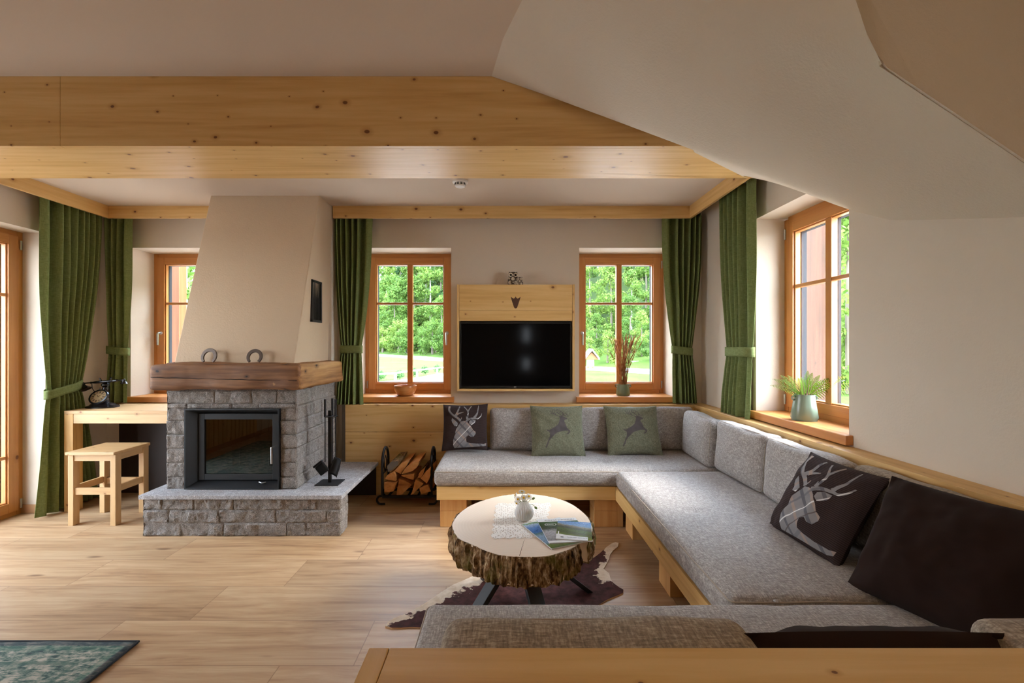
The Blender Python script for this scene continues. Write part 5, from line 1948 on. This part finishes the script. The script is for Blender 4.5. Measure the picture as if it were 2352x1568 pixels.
# ================================================================ COFFEE TABLE
ZT = .440
OUT = [(1034, 1210), (1048, 1236), (1078, 1250.6), (1120, 1269), (1159, 1278.5), (1203.5, 1281), (1250, 1280), (1277.5, 1274.6), (1314.5, 1261.7), (1334, 1250),
       (1345, 1240.5), (1356, 1232), (1363, 1224.7), (1366, 1213.6), (1357, 1191), (1342, 1174.8), (1314.5, 1156), (1277.5, 1142), (1231, 1134), (1194, 1132.5), (1157, 1136), (1120, 1144), (1083, 1157), (1055.5, 1174), (1039, 1193)]
op = [onz(x, y, ZT) for x, y in OUT]
tc = sum(op, Vector()) / len(op)
tb = thing('coffee_table', 'coffee table made of a thick round tree slice with bark on black steel legs', 'coffee table', (tc.x, tc.y, 0))
ring = []
for i in range(len(op)):           # smooth closed outline
    p0, p1, p2, p3 = op[i - 1], op[i], op[(i + 1) % len(op)], op[(i + 2) % len(op)]
    for s in range(14):
        t = s / 14
        q = .5 * ((2 * p1) + (p2 - p0) * t + (2 * p0 - 5 * p1 + 4 * p2 - p3) * t * t + (3 * p1 - p0 - 3 * p2 + p3) * t ** 3)
        ring.append((i, q))
n = len(ring)
NOTCH = (9, 10)                     # the split: bare wood shows between the two bark edges
pos_ = [q for _, q in ring]
cutd = []
for k, (i, q) in enumerate(ring):
    f = i + (k % 14) / 14
    c = 0.0
    if 9.0 < f < 11.0:
        c = min(1, (f - 9.0) / .07, (11.0 - f) / .07)
    cutd.append(c)
TH = .124
m = MB()
top = []
for k, p in enumerate(pos_):
    d = (p - tc); d.z = 0; d.normalize()
    w = .0035 * noise.noise(Vector((k * .9, 3, 0)))
    top.append(p - d * (.011 + .055 * cutd[k] + w))
# top surface as rings towards the heart
vs, fs = [], []
RN = 10
for j in range(RN):
    s = 1 - j / RN
    for k, p in enumerate(top):
        vs.append(Vector((tc.x + (p.x - tc.x) * s, tc.y + (p.y - tc.y) * s, ZT)))
vs.append(Vector((tc.x, tc.y, ZT)))
for j in range(RN - 1):
    fs += [(j * n + k, j * n + (k + 1) % n, (j + 1) * n + (k + 1) % n, (j + 1) * n + k) for k in range(n)]
fs += [((RN - 1) * n + k, (RN - 1) * n + (k + 1) % n, RN * n) for k in range(n)]
b0 = len(vs)
vs += [Vector((p.x, p.y, ZT - TH + .006)) for p in top]
fs += [(b0 + k, b0 + (k + 1) % n, (k + 1) % n, k) for k in range(n)]
fs.append(tuple(range(b0 + n - 1, b0 - 1, -1)))
m.add(vs, fs)
tag(m.build('tabletop', M_SLICE, tb, smooth=True, sharp=.5), 'pale sanded wood with growth rings')
# a hairline crack in the face
m = MB()
ca, cb_ = onz(1205, 1238, ZT), onz(1193, 1276, ZT)
m.tube([ca.lerp(cb_, i / 12) + Vector((.004 * noise.noise(Vector((i * .7, 0, 0))), 0, .0002)) for i in range(13)], [.0003 + .0009 * i / 12 for i in range(13)], 5)
m.build('top_crack', plain('crack_brown', rgb(120, 92, 70), .9), tb)
m = MB()
vs, fs = [], []
J = 16
for j in range(J + 1):
    z = ZT - .001 - TH * j / J
    for k, p in enumerate(pos_):
        d = (p - tc); d.z = 0; d.normalize()
        a = k * .55
        rid = noise.fractal(Vector((p.x * 26, p.y * 26, z * 8)), 1, 2, 4)
        rid2 = noise.noise(Vector((p.x * 60, p.y * 60, z * 22)))
        hgt = .014 * abs(rid) * 1.8 + .005 * rid2 - .004
        bulge = .010 * math.sin(PI * j / J)
        if j == 0: hgt *= .4
        ins = .115 * cutd[k] + .010
        vs.append(Vector((p.x, p.y, z)) + d * (hgt + bulge - ins))
for j in range(J):
    for k in range(n):
        fs.append((j * n + (k + 1) % n, j * n + k, (j + 1) * n + k, (j + 1) * n + (k + 1) % n))
m.add(vs, fs)
m.build('bark', M_BARK, tb, smooth=True, sharp=1.0)
hubz = ZT - TH - .002
for (fx, fy) in ((-.17, 2.10), (.185, 1.96), (.43, 2.40), (-.10, 2.52)):
    p, q = Vector((.07 + (fx - .07) * .12, 2.22 + (fy - 2.22) * .12, hubz)), Vector((fx, fy, .013))
    d = (q - p)
    hz_ = Vector((d.x, d.y, 0)).normalized()
    wv = Vector((-hz_.y, hz_.x, 0)) * .036
    tv_ = hz_ * .016
    m = MB()
    m.prism([p - wv - tv_, p + wv - tv_, p + wv + tv_, p - wv + tv_], [q - wv - tv_, q + wv - tv_, q + wv + tv_, q - wv + tv_])
    m.build('leg', M_BLACK, tb, bev=.002)
m = MB(); m.box(-.05, .19, 2.10, 2.34, hubz - .006, hubz + .001); m.build('mounting_plate', M_BLACK, tb)

# ---------------------------------------------------------------- doily
dcs = [onz(1133, 1235, ZT), onz(1243, 1233.5, ZT), onz(1262, 1157, ZT), onz(1143, 1158, ZT)]
m = MB()


def scal(u, v):
    a, b = 2 * u - 1, 2 * v - 1
    e1 = .075 * abs(math.sin(PI * 4.5 * u + .3)) * abs(b) ** 10
    e2 = .100 * abs(math.sin(PI * 7 * v + .3)) * abs(a) ** 10
    a2, b2 = a * (1 + e2), b * (1 + e1)
    p = (dcs[0] * (1 - a2) * (1 - b2) + dcs[1] * (1 + a2) * (1 - b2) + dcs[2] * (1 + a2) * (1 + b2) + dcs[3] * (1 - a2) * (1 + b2)) / 4
    return Vector((p.x, p.y, ZT + .0022 + .0012 * noise.noise(Vector((p.x * 30, p.y * 30, 1)))))


m.grid(scal, 70, 110)
o = m.build('doily', M_LACE, smooth=True, sharp=0)
tag(o, 'cream crochet lace doily on the tree slice table', 'doily')

# ---------------------------------------------------------------- vase and daisies
vc = onz(1204, 1193, ZT + .004)
vc.z = ZT + .0045
kv = vc.y / F
vt = thing('vase', 'small white ribbed egg-shaped vase on the lace doily', 'vase', vc)
m = MB()
hV = 42.5 * kv
prof = [(0, 0), (.50, 0), (.74, .06), (.93, .20), (1.0, .36), (.96, .52), (.83, .68), (.62, .83), (.42, .94), (.33, 1.0), (.27, .99), (.25, .90), (0, .86)]
pr = []
for i in range(len(prof) - 1):
    for s in range(4):
        t = s / 4
        pr.append(tuple(prof[i][k] + (prof[i + 1][k] - prof[i][k]) * t for k in (0, 1)))
pr.append(prof[-1])
m.lathe([(r * 22 * kv, z * hV) for r, z in pr], vc, 192, ribs=32, ribd=.085, twist=7.0)
m.build('ribbed_body', M_PORC, vt, smooth=True, sharp=0)


def daisy(label, px, py, r, facing, bud=False, dd=0.0):
    head = at(px, py, vc.y + dd)
    mouth = vc + Vector(((head.x - vc.x) * .16, 0, hV * .985))
    t = thing('daisy', label, 'daisy', mouth, 'daisies in the white vase')
    m = MB()
    f = Vector(facing).normalized()
    mid = mouth.lerp(head - f * .004, .55) + Vector(((head.x - vc.x) * .15, 0, .010))
    pts = []
    for i in range(9):
        s = i / 8
        pts.append((mouth - Vector((0, 0, .025))) * (1 - s) ** 2 + mid * 2 * s * (1 - s) + (head - f * .004) * s * s)
    m.tube(pts, .0011, 5)
    m.build('stem', M_STEM, t, smooth=True)
    M = Matrix.Translation(head) @ f.to_track_quat('Z', 'Y').to_matrix().to_4x4()
    m = MB()
    if bud:
        m.lathe([(0, -.006), (.0045, -.003), (.006, .003), (.004, .009), (0, .011)], (0, 0, 0), 12, M=M)
        m.build('bud', M_BUD, t, smooth=True)
        return
    m.lathe([(0, .0045), (r * .22, .004), (r * .33, .0015), (r * .33, -.001), (0, -.001)], (0, 0, 0), 14, M=M)
    m.build('flower_centre', M_YELLOW, t, smooth=True)
    m = MB()
    np_ = 15
    for k in range(np_):
        a = 2 * PI * k / np_
        Mk = M @ Matrix.Rotation(a, 4, 'Z')
        w = r * .15
        c = [(r * .28, -w * .6, 0), (r * .7, -w, -.0006 - .0012 * (k % 2)), (r * .98, -w * .55, -.002), (r * 1.02, w * .1, -.0022), (r * .98, w * .6, -.002), (r * .7, w, -.0006 - .0012 * (k % 2)), (r * .28, w * .6, 0)]
        m.add([Mk @ Vector(p) for p in c], [tuple(range(7))])
    m.build('petals', M_PETAL, t, solid=.0006)


daisy('topmost daisy in the white vase, seen from behind its green cup', 1199, 1128.5, .0175, (.1, .75, .55), dd=.01)
daisy('daisy with an orange-yellow centre facing the camera in the middle of the bunch', 1203, 1142.5, .0165, (.05, -.9, .45), dd=-.02)
daisy('daisy with a bright yellow centre at the upper right of the bunch', 1215, 1139.5, .0165, (.3, -.7, .6), dd=-.005)
daisy('daisy with a yellow centre at the left of the bunch', 1189.5, 1146, .0155, (-.35, -.85, .35), dd=-.015)
daisy('daisy turned sideways at the upper left of the bunch', 1183.5, 1137, .0155, (-.85, -.1, .45), dd=.008)
daisy('drooping daisy hanging over the left shoulder of the vase', 1186.5, 1155, .0150, (-.5, -.6, -.5), dd=-.02)
daisy('green bud on a long stem drooping to the right of the vase', 1230, 1165, .01, (.6, -.2, -.5), True, dd=-.03)
daisy('tiny dark bud on a stem pointing right above the vase', 1224, 1145, .01, (.9, 0, .5), True)

# ---------------------------------------------------------------- brochures
def brochure(label, bl, br, tl, z, mat, pages, draw=None):
    bl, br, tl = (onz(*p, z) for p in (bl, br, tl))
    ux = (br - bl); w = ux.length; ex = ux.normalized()
    ey = Vector((-ex.y, ex.x, 0)); h = (tl - bl).dot(ey)
    M = Matrix((ex, ey, Vector((0, 0, 1)))).transposed().to_4x4(); M.translation = bl
    t = thing('brochure', label, 'brochure', bl, 'brochures on the table')
    m = MB(); m.box(0, w, 0, h, -pages, -.0006, M=M); m.build('pages', M_PAPER, t)

    def cov(u, v):
        q = Vector((u * w, v * h, .0004 + .004 * max(0, u - .85) * 6 * (1 - v)))
        return M @ q
    m = MB(); m.grid(cov, 20, 20)
    c = m.build('cover', mat, t, smooth=True)
    if draw: draw(M, w, h, c)
    return t


def quad(mb, M, x0, x1, y0, y1, z=.0009):
    mb.add([M @ Vector(p) for p in ((x0, y0, z), (x1, y0, z), (x1, y1, z), (x0, y1, z))], [(0, 1, 2, 3)])


def lettering(M, txt, x, y, size, mat, parent, z=.0012):
    cu = bpy.data.curves.new('lettering', 'FONT')
    cu.body = txt
    cu.size = size
    tmp = bpy.data.objects.new('tmp', cu)
    COL.objects.link(tmp)
    dg = bpy.context.evaluated_depsgraph_get()
    me = bpy.data.meshes.new_from_object(tmp.evaluated_get(dg))
    bpy.data.objects.remove(tmp)
    me.transform(M @ Matrix.Translation((x, y, z)))
    me.materials.clear(); me.materials.append(mat)
    o = bpy.data.objects.new('lettering', me)
    COL.objects.link(o)
    set_parent(o, parent)
    return o


def draw_top(M, w, h, c):
    m = MB()
    m.add([M @ Vector(p) for p in [(0, 0, .0011), (w, 0, .0011), (w, h * .155, .0011), (w * .62, h * .185, .0011), (w * .28, h * .22, .0011), (w * .18, h * .25, .0011), (w * .06, h * .27, .0011), (0, h * .25, .0011)]], [tuple(range(8))])
    m.add([M @ Vector((x, y, .0011)) for x, y in [(w * .045, h * .24), (w * .075, h * .24), (w * .075, h * .40), (w * .045, h * .40)]], [(0, 1, 2, 3)])
    m.build('white_footer', M_PAPER, c)
    m = MB(); m.lathe([(0, 0), (.008, 0)], (0, 0, 0), 14, M=M @ Matrix.Translation((w * .17, h * .10, .0016)) @ Matrix.Diagonal((1, .6, 1, 1)))
    m.build('round_mark', M_INK, c)
    lettering(M, 'TURIZEM BOHINJ', w * .29, h * .085, .0118, M_INK, c, .0017)
    lettering(M, 'BOHINJ', w * .76, h * .90, .008, M_INKW, c, .0017)


def draw_mid(M, w, h, c):
    m = MB(); quad(m, M, 0, w, h * .865, h, .0010); m.build('white_header', M_PAPER, c)
    m = MB(); quad(m, M, 0, w, 0, h * .085, .0010); m.build('white_footer', M_PAPER, c)
    lettering(M, 'POLETJE V BOHINJU', w * .18, h * .905, .0165, M_INK, c, .0015)
    m = MB()
    for k in range(24):
        a, b = 2 * PI * k / 24, 2 * PI * (k + 1) / 24
        for r0, r1 in ((.020, .0225),):
            m.add([M @ (Vector((w * .27 + math.cos(q) * r * 1.25, h * .74 + math.sin(q) * r * .75, .0010))) for q, r in ((a, r0), (a, r1), (b, r1), (b, r0))], [(0, 1, 2, 3)])
    m.build('oval_mark', M_INKW, c)
    lettering(M, 'Bohinj', w * .17, h * .725, .013, M_INKW, c, .0015)
    lettering(M, 'W 2 : 1 3', w * .10, h * .52, .012, M_INK, c, .0015)


brochure('lowest brochure of the three, with a blue lake cover, lying askew on the table', (1267, 1259.5), (1362, 1240), (1198, 1203.5), ZT + .0070, M_COVER_LOW, .0035)
brochure('middle brochure with white bands headed POLETJE V BOHINJU', (1262, 1247.5), (1362, 1241.5), (1233, 1193), ZT + .0110, M_COVER_MID, .0035, draw_mid)
brochure('topmost brochure with a green mountain meadow cover and white footer', (1276.5, 1237), (1360.5, 1242.5), (1271, 1195), ZT + .0150, M_COVER_TOP, .0035, draw_top)

# ================================================================ RUGS
HP = [(885, 1440), (892, 1430), (905, 1422), (940, 1408), (975, 1388), (1010, 1364), (1040, 1345), (1075, 1330), (1100, 1318), (1150, 1302), (1210, 1288), (1280, 1278), (1340, 1276), (1362, 1284), (1378, 1272), (1393, 1258), (1404, 1250), (1414, 1246.5), (1421, 1249), (1419, 1257), (1408, 1266), (1401, 1276),
      (1399, 1285), (1393, 1297), (1386, 1308), (1392, 1313), (1399, 1318), (1402, 1330), (1408, 1340), (1421, 1350), (1432, 1356), (1431, 1364), (1420, 1369), (1402, 1376), (1390, 1382), (1370, 1395), (1355, 1420), (1300, 1436), (1220, 1440), (1130, 1470), (1060, 1500), (1010, 1490), (1000, 1470), (985, 1452), (965, 1443), (945, 1442), (920, 1444), (900, 1444)]
hp = [onz(x, y, 0) for x, y in HP]
m = MB()
bm = bmesh.new()
vv = [bm.verts.new(p) for p in hp]
ee = [bm.edges.new((vv[i], vv[(i + 1) % len(vv)])) for i in range(len(vv))]
bmesh.ops.triangle_fill(bm, edges=ee, use_beauty=True)
bm.verts.index_update()
Zr = .006
nv = len(vv)
ctr = Vector((sum(p.x for p in hp) / nv, sum(p.y for p in hp) / nv, 0))
m.add([Vector((v.co.x, v.co.y, Zr)) for v in bm.verts], [tuple(v.index for v in (f.verts if f.normal.z > 0 else reversed(f.verts[:]))) for f in bm.faces])
bm.free()
hide = m.build('cowhide_rug', M_HIDE)
tag(hide, 'brown and cream cowhide rug under the tree slice table', 'rug')
m = MB(); m.prism([Vector((p.x, p.y, .0008)) for p in hp], [Vector((p.x, p.y, Zr - .0003)) for p in hp])
tag(m.build('hide_backing', M_HIDE_EDGE, hide), 'tan felt backing showing at the edge')

m = MB()
m.grid(lambda u, v: Vector((-3.35 + 1.75 * u, .35 + 1.635 * v, .008 + .006 * max(0, noise.noise(Vector((u * 7, v * 3, 2)))) * (v > .9))), 60, 60)
ob = m.build('woven_rug', M_RUG, smooth=True, solid=.007)
tag(ob, 'faded green and grey woven rug in the near left corner', 'rug')
m = MB(); m.tube([(-3.35, 1.985, .009), (-1.60, 1.985, .009), (-1.60, .35, .009)], .0065, 8)
tag(m.build('bound_edge', plain('rug_binding', rgb(48, 54, 60), .95), ob, smooth=True), 'dark bound edge')

# ================================================================ OUTSIDE
GZ = -.55


def path_s(x, y):
    return ((x + 25) * 57.4 + (y - 87) * 34.6) / 67.0


def ground(x, y):
    s = path_s(x, y)
    z = GZ + .25 * noise.noise(Vector((x * .05, y * .05, 0)))
    if s > 5:
        e = (s - 5) * max(0.0, min(1.0, (y - 14) / 22))
        z += .16 * e + .62 * max(0, e - 12) + 1.2 * noise.noise(Vector((x * .06, y * .06, 3))) * min(1, e / 15)
    return z


m = MB()
m.grid(lambda u, v: Vector((-190 + 330 * u, 4.6 + 215 * v * v, ground(-190 + 330 * u, 4.6 + 215 * v * v))), 110, 110)
tag(m.build('meadow_ground', M_LAWN, smooth=True, sharp=0), 'bright green meadow rising to the wooded hill', 'lawn', kind='structure')
m = MB()
m.grid(lambda u, v: Vector((2.2 + 90 * u, -20 + 24.8 * v, GZ + .02)), 20, 10)
m.grid(lambda u, v: Vector((-60 + 55.8 * u, -20 + 24.8 * v, GZ + .02)), 20, 10)
m.grid(lambda u, v: Vector((-9 + 17 * u, 4.8 + 10.2 * v, GZ + .30)), 10, 10)  # unseen pale ground added so that bounced light comes in less green
tag(m.build('bounce_yard', plain('bounce_paving', rgb(168, 160, 152), .95)), 'unseen pale paving beside the house, added for neutral bounced light', 'yard', kind='structure')


def strip(name, label, pts, w, dz_, mat):
    m = MB()
    vs, fs = [], []
    for i, p in enumerate(pts):
        p = Vector(p)
        a = Vector(pts[max(0, i - 1)]); b = Vector(pts[min(len(pts) - 1, i + 1)])
        t = (b - a).normalized(); nn = Vector((-t.y, t.x, 0))
        for s in (-1, 1):
            q = p + nn * w * s / 2
            vs.append(Vector((q.x, q.y, ground(q.x, q.y) + dz_)))
    fs = [(2 * i, 2 * i + 2, 2 * i + 3, 2 * i + 1) for i in range(len(pts) - 1)]
    n0 = len(vs)
    vs += [v - Vector((0, 0, .9)) for v in vs]
    for i in range(len(pts) - 1):
        for s in (0, 1):
            fs.append((2 * i + s, 2 * i + 2 + s, n0 + 2 * i + 2 + s, n0 + 2 * i + s))
    m.add(vs, fs)
    return tag(m.build(name, mat), label, 'path', kind='structure')


pth = [(-70 + 3.0 * i, 87 - (-70 + 3.0 * i + 25) * 57.4 / 34.6, 0) for i in range(36)]
strip('gravel_path', 'pale gravel path crossing the meadow', pth, 4.0, .14, M_PATH)
c0 = [onz(x, y, GZ) for x, y in ((840, 890), (900, 889), (960, 884), (1020, 876), (1060, 868))]
strip('gravel_path', 'pale gravel drive close below the middle window', [(p.x, p.y - .6, 0) for p in c0], 2.6, .20, M_PATH)

# low rail fence with little shrubs
fe = thing('rail_fence', 'low pale rail fence on the grass outside the window beside the television', 'fence', onz(940, 868, GZ))
fps = [onz(x, y, GZ) for x, y in ((866, 884), (908, 880), (958, 871), (1004, 864), (1050, 858))]
for p in fps:
    m = MB(); m.box(p.x - .05, p.x + .05, p.y - .05, p.y + .05, ground(p.x, p.y) - .1, GZ + .52); m.build('post', M_FENCE, fe)
m = MB(); m.tube([Vector((p.x, p.y, GZ + .50)) for p in fps], .04, 6); m.build('rail', M_FENCE, fe)


def leaves(mb, c, r, nleaf, size, rnd, squash=1.0, shell=.55):
    for _ in range(nleaf):
        d = Vector((rnd.gauss(0, 1), rnd.gauss(0, 1), rnd.gauss(0, 1))).normalized()
        p = Vector(c) + Vector((d.x * r, d.y * r, d.z * r * squash)) * (shell + (1 - shell) * rnd.random())
        nrm = (d + Vector((rnd.uniform(-1, 1), rnd.uniform(-1, 1), rnd.uniform(-.4, 1.2))) * .8).normalized()
        u = nrm.orthogonal().normalized()
        u = Matrix.Rotation(rnd.uniform(0, 6.3), 3, nrm) @ u
        v = nrm.cross(u)
        s = size * rnd.uniform(.6, 1.25)
        mb.add([p - u * s, p - v * s * .55, p + u * s, p + v * s * .55], [(0, 1, 2, 3)])


def tree_kind(k, hgt, lo, width, nclump, nl, size, mat, seed, trunk, conical=False):
    rnd = random.Random(seed)
    r = thing('hill_tree', 'tree', 'tree', (0, 0, 0))
    m = MB()
    for i in range(nclump):
        t = rnd.random()
        zz = lo + (hgt - lo) * t
        wr = width * (math.sin(PI * min(1, .15 + .85 * t)) ** .7 if not conical else (1.05 - t))
        a = rnd.uniform(0, 2 * PI)
        q = wr * math.sqrt(rnd.random()) * .8
        leaves(m, (math.cos(a) * q, math.sin(a) * q, zz), rnd.uniform(.5, .9) * width * .42, nl, size, rnd, .75)
    m.build('crown', mat, r)
    m = MB(); m.tube([(0, 0, -1), (.1, 0, hgt * .4), (0, .1, hgt * .85)], [.20, .15, .05], 6); m.build('trunk', trunk, r)
    return r


KIND = [tree_kind(0, 11, .8, 3.4, 30, 130, .21, M_TREE, 1, M_TRUNK),
        tree_kind(1, 15, 2.0, 3.2, 34, 120, .21, M_TREE, 2, M_BIRCH),
        tree_kind(2, 17, 1.8, 2.7, 30, 115, .22, M_TREE2, 3, M_TRUNK, True),
        tree_kind(3, 4.2, .2, 2.4, 16, 150, .14, M_TREE, 4, M_TRUNK)]
TLAB = ['round light green tree on the wooded hill beyond the meadow', 'slim pale-trunked tree on the wooded hill beyond the meadow',
        'darker pointed tree on the wooded hill beyond the meadow', 'low green bush at the foot of the wooded hill']
TNAME = ['hill_tree', 'hill_tree', 'hill_tree', 'hill_bush']
used = [False] * 4
RT = random.Random(21)


def put(kind, x, y, sc, label=None, group='trees of the wooded hill', name=None):
    if used[kind]:
        o = copy_tree(KIND[kind])
    else:
        o = KIND[kind]; used[kind] = True
    o.name = name or TNAME[kind]
    o['label'] = label or TLAB[kind]
    o['group'] = group if kind != 3 or label else 'bushes at the foot of the hill'
    o['category'] = 'tree' if kind != 3 else 'bush'
    o.location = (x, y, ground(x, y) - .15)
    o.rotation_euler = (0, 0, RT.uniform(0, 6.28))
    o.scale = (sc, sc, sc * RT.uniform(.9, 1.15))
    return o


def seen(x, y):
    if y < 6: return False
    r = x / y
    px = VX + r * F
    return 832 < px < 1046 or 1320 < px < 1552


# belts of bushes, then trees row behind row up the slope
for s0, step, kinds, smin, smax in ((7.5, 3.2, (3,), .8, 1.15), (11, 3.6, (3, 0), .55, .95), (15, 4.6, (0, 0, 1), .6, .9), (21, 4.2, (0, 1, 0, 2), .7, 1.0), (28, 4.6, (0, 1, 2), .8, 1.1), (36, 5.0, (1, 2, 0), .8, 1.15), (45, 5.4, (2, 0, 2), .9, 1.2), (56, 6.0, (2, 1, 2), .9, 1.2), (66, 6.5, (2, 2, 0), .9, 1.2), (78, 8.0, (2, 2, 1), 1.0, 1.3), (92, 8.0, (2, 2, 1), 1.1, 1.4)):
    t = -120.0
    while t < 110:
        t += step * RT.uniform(.7, 1.3)
        s = s0 + RT.uniform(-1.5, 1.5)
        x = -25 + 34.6 / 67 * t + .857 * s
        y = 87 - 57.4 / 67 * t + .517 * s
        mrg = 3.0
        if y > 8 and (seen(x - mrg, y) or seen(x + mrg, y) or seen(x, y)):
            k = RT.choice(kinds)
            sc = RT.uniform(smin, smax) * max(.62, min(1.55, y / 68))
            put(k, x, y, sc)
# greenery seen through the small window, the fern window and the balcony door
for k, x, y, sc, lab in ((1, -13.8, 19.5, .75, 'pale-trunked tree close outside the small window left of the fireplace'), (0, -17.5, 25, .8, 'leafy tree behind the pale trunk outside the small window'),
                         (2, -25, 34, .9, 'dark tree farthest away outside the small window'), (0, -21.5, 31, .9, 'light tree between the others outside the small window'),
                         (0, 12.5, 16.5, .62, 'leafy tree filling the right panes of the fern window'), (0, 18.6, 25.5, .9, 'light tree outside the fern window, behind the nearest one'), (2, 26, 35, 1.0, 'dark tree rising above the others outside the fern window'), (0, 22, 30, 1.0, 'wide light tree farthest right outside the fern window'),
                         (0, -14, 9.0, .8, 'leafy tree outside the glazed balcony door'), (0, -19, 14, .9, 'leafy tree farther back outside the balcony door')):
    o = put(k, x, y, sc, lab, 'trees close around the house')
for k, (px_, py_) in enumerate(((876, 876), (918, 874), (951, 868), (976, 864), (1004, 860))):
    p = onz(px_, py_, GZ)
    mb = MB(); leaves(mb, (0, 0, .28), .26, 260, .045, random.Random(40 + k), 1.0)
    o = mb.build('garden_shrub', M_TREE2)
    o.location = (p.x, p.y, ground(p.x, p.y))
    tag(o, 'small green shrub by the low rail fence, number %s from the left frame edge' % ('one', 'two', 'three', 'four', 'five')[k], 'shrub', 'shrubs along the rail fence')
    o['label'] = ('small shrub by the low rail fence, nearest to the left window frame', 'small shrub by the low rail fence, just left of the middle glazing bar', 'small shrub by the low rail fence, just right of the middle glazing bar', 'largest small shrub by the low rail fence, in the right-hand pane', 'small shrub by the low rail fence, nearest to the right window frame')[k]

# wayside hut in the meadow
hc = onz(1356, 853, GZ)
hk = hc.y / F
ht_ = thing('wayside_hut', 'little gabled wayside shrine on posts in the meadow outside the right window', 'shrine', hc)
hw = 9 * hk
for dx in (-.6, .6):
    m = MB(); m.box(hc.x + dx * hw - .06, hc.x + dx * hw + .06, hc.y - .06, hc.y + .06, GZ - .2, GZ + 22 * hk); m.build('post', M_HUT, ht_)
m = MB(); m.box(hc.x - hw * .9, hc.x + hw * .9, hc.y - .1, hc.y + .1, GZ + 12 * hk, GZ + 27 * hk); m.build('notice_panel', M_FENCE, ht_)
m = MB()
z0, z1 = GZ + 28 * hk, GZ + 44 * hk
e = hw * 1.7
m.prism([(hc.x - e, hc.y - .5, z0), (hc.x + e, hc.y - .5, z0), (hc.x, hc.y - .5, z1)], [(hc.x - e, hc.y + .5, z0), (hc.x + e, hc.y + .5, z0), (hc.x, hc.y + .5, z1)])
m.build('gable', M_HUT, ht_)
m = MB()
for s in (-1, 1):
    m.prism([(hc.x, hc.y - .7, z1 + .15), (hc.x + s * e * 1.12, hc.y - .7, z0 - .02), (hc.x + s * e * 1.12, hc.y - .7, z0 + .10), (hc.x, hc.y - .7, z1 + .27)], [(hc.x, hc.y + .7, z1 + .15), (hc.x + s * e * 1.12, hc.y + .7, z0 - .02), (hc.x + s * e * 1.12, hc.y + .7, z0 + .10), (hc.x, hc.y + .7, z1 + .27)])
m.build('roof', M_HUTR, ht_)
pb = onz(1465, 841, GZ)
m = MB(); m.box(pb.x - .55, pb.x + .55, pb.y - .2, pb.y + .2, GZ + .40, GZ + .48); m.box(pb.x - .45, pb.x - .35, pb.y - .15, pb.y + .15, GZ - .1, GZ + .4); m.box(pb.x + .35, pb.x + .45, pb.y - .15, pb.y + .15, GZ - .1, GZ + .4)
tag(m.build('meadow_bench', M_FENCE), 'pale bench in the meadow behind the dried grass', 'bench')
rocks = MB()
for k in range(40):
    t = RT.uniform(-35, 35); s = RT.uniform(34, 44)
    x = -25 + 34.6 / 67 * t + .857 * s; y = 87 - 57.4 / 67 * t + .517 * s
    rr = RT.uniform(.6, 1.6)
    rocks.rbox(-rr, rr, -rr, rr, -rr, rr * 1.1, rr * .6, .8, lambda p, h: p * (1 + .3 * noise.noise(p * 1.3 + Vector((k, 0, 0)))), M=Matrix.Translation((x, y, ground(x, y))))
tag(rocks.build('pale_rocks', M_ROCK), 'pale scree rocks showing between the trees of the hill', 'rocks', kind='stuff')

# posts and boards of the porch
m = MB(); xw = (383 - VX) * 5.0 / F
m.box(xw, xw + .135, 5.0, 5.12, GZ, 3.0)
tag(m.build('porch_post', W['porch'], bev=.004), 'orange larch porch post outside the small window', 'post')
m = MB(); m.box(2.45, 2.49, 3.475, 3.76, GZ, 3.0)
tag(m.build('porch_board', W['red_board'], bev=.003), 'tall reddish larch board outside the fern window', 'board')
m = MB(); m.box(-4.62, -4.56, 3.2, 4.0, GZ, 3.0)
tag(m.build('porch_board', W['porch'], bev=.003), 'light larch boarding just outside the balcony door', 'board')
m = MB(); m.box(-4.5, -4.05, 3.20, 3.38, .18, .24); m.box(-4.45, -4.40, 3.22, 3.36, -.55, .18); m.box(-4.15, -4.10, 3.22, 3.36, -.55, .18)
tag(m.build('balcony_bench', M_DKPANEL), 'dark brown bench end on the balcony behind the door glass', 'bench')
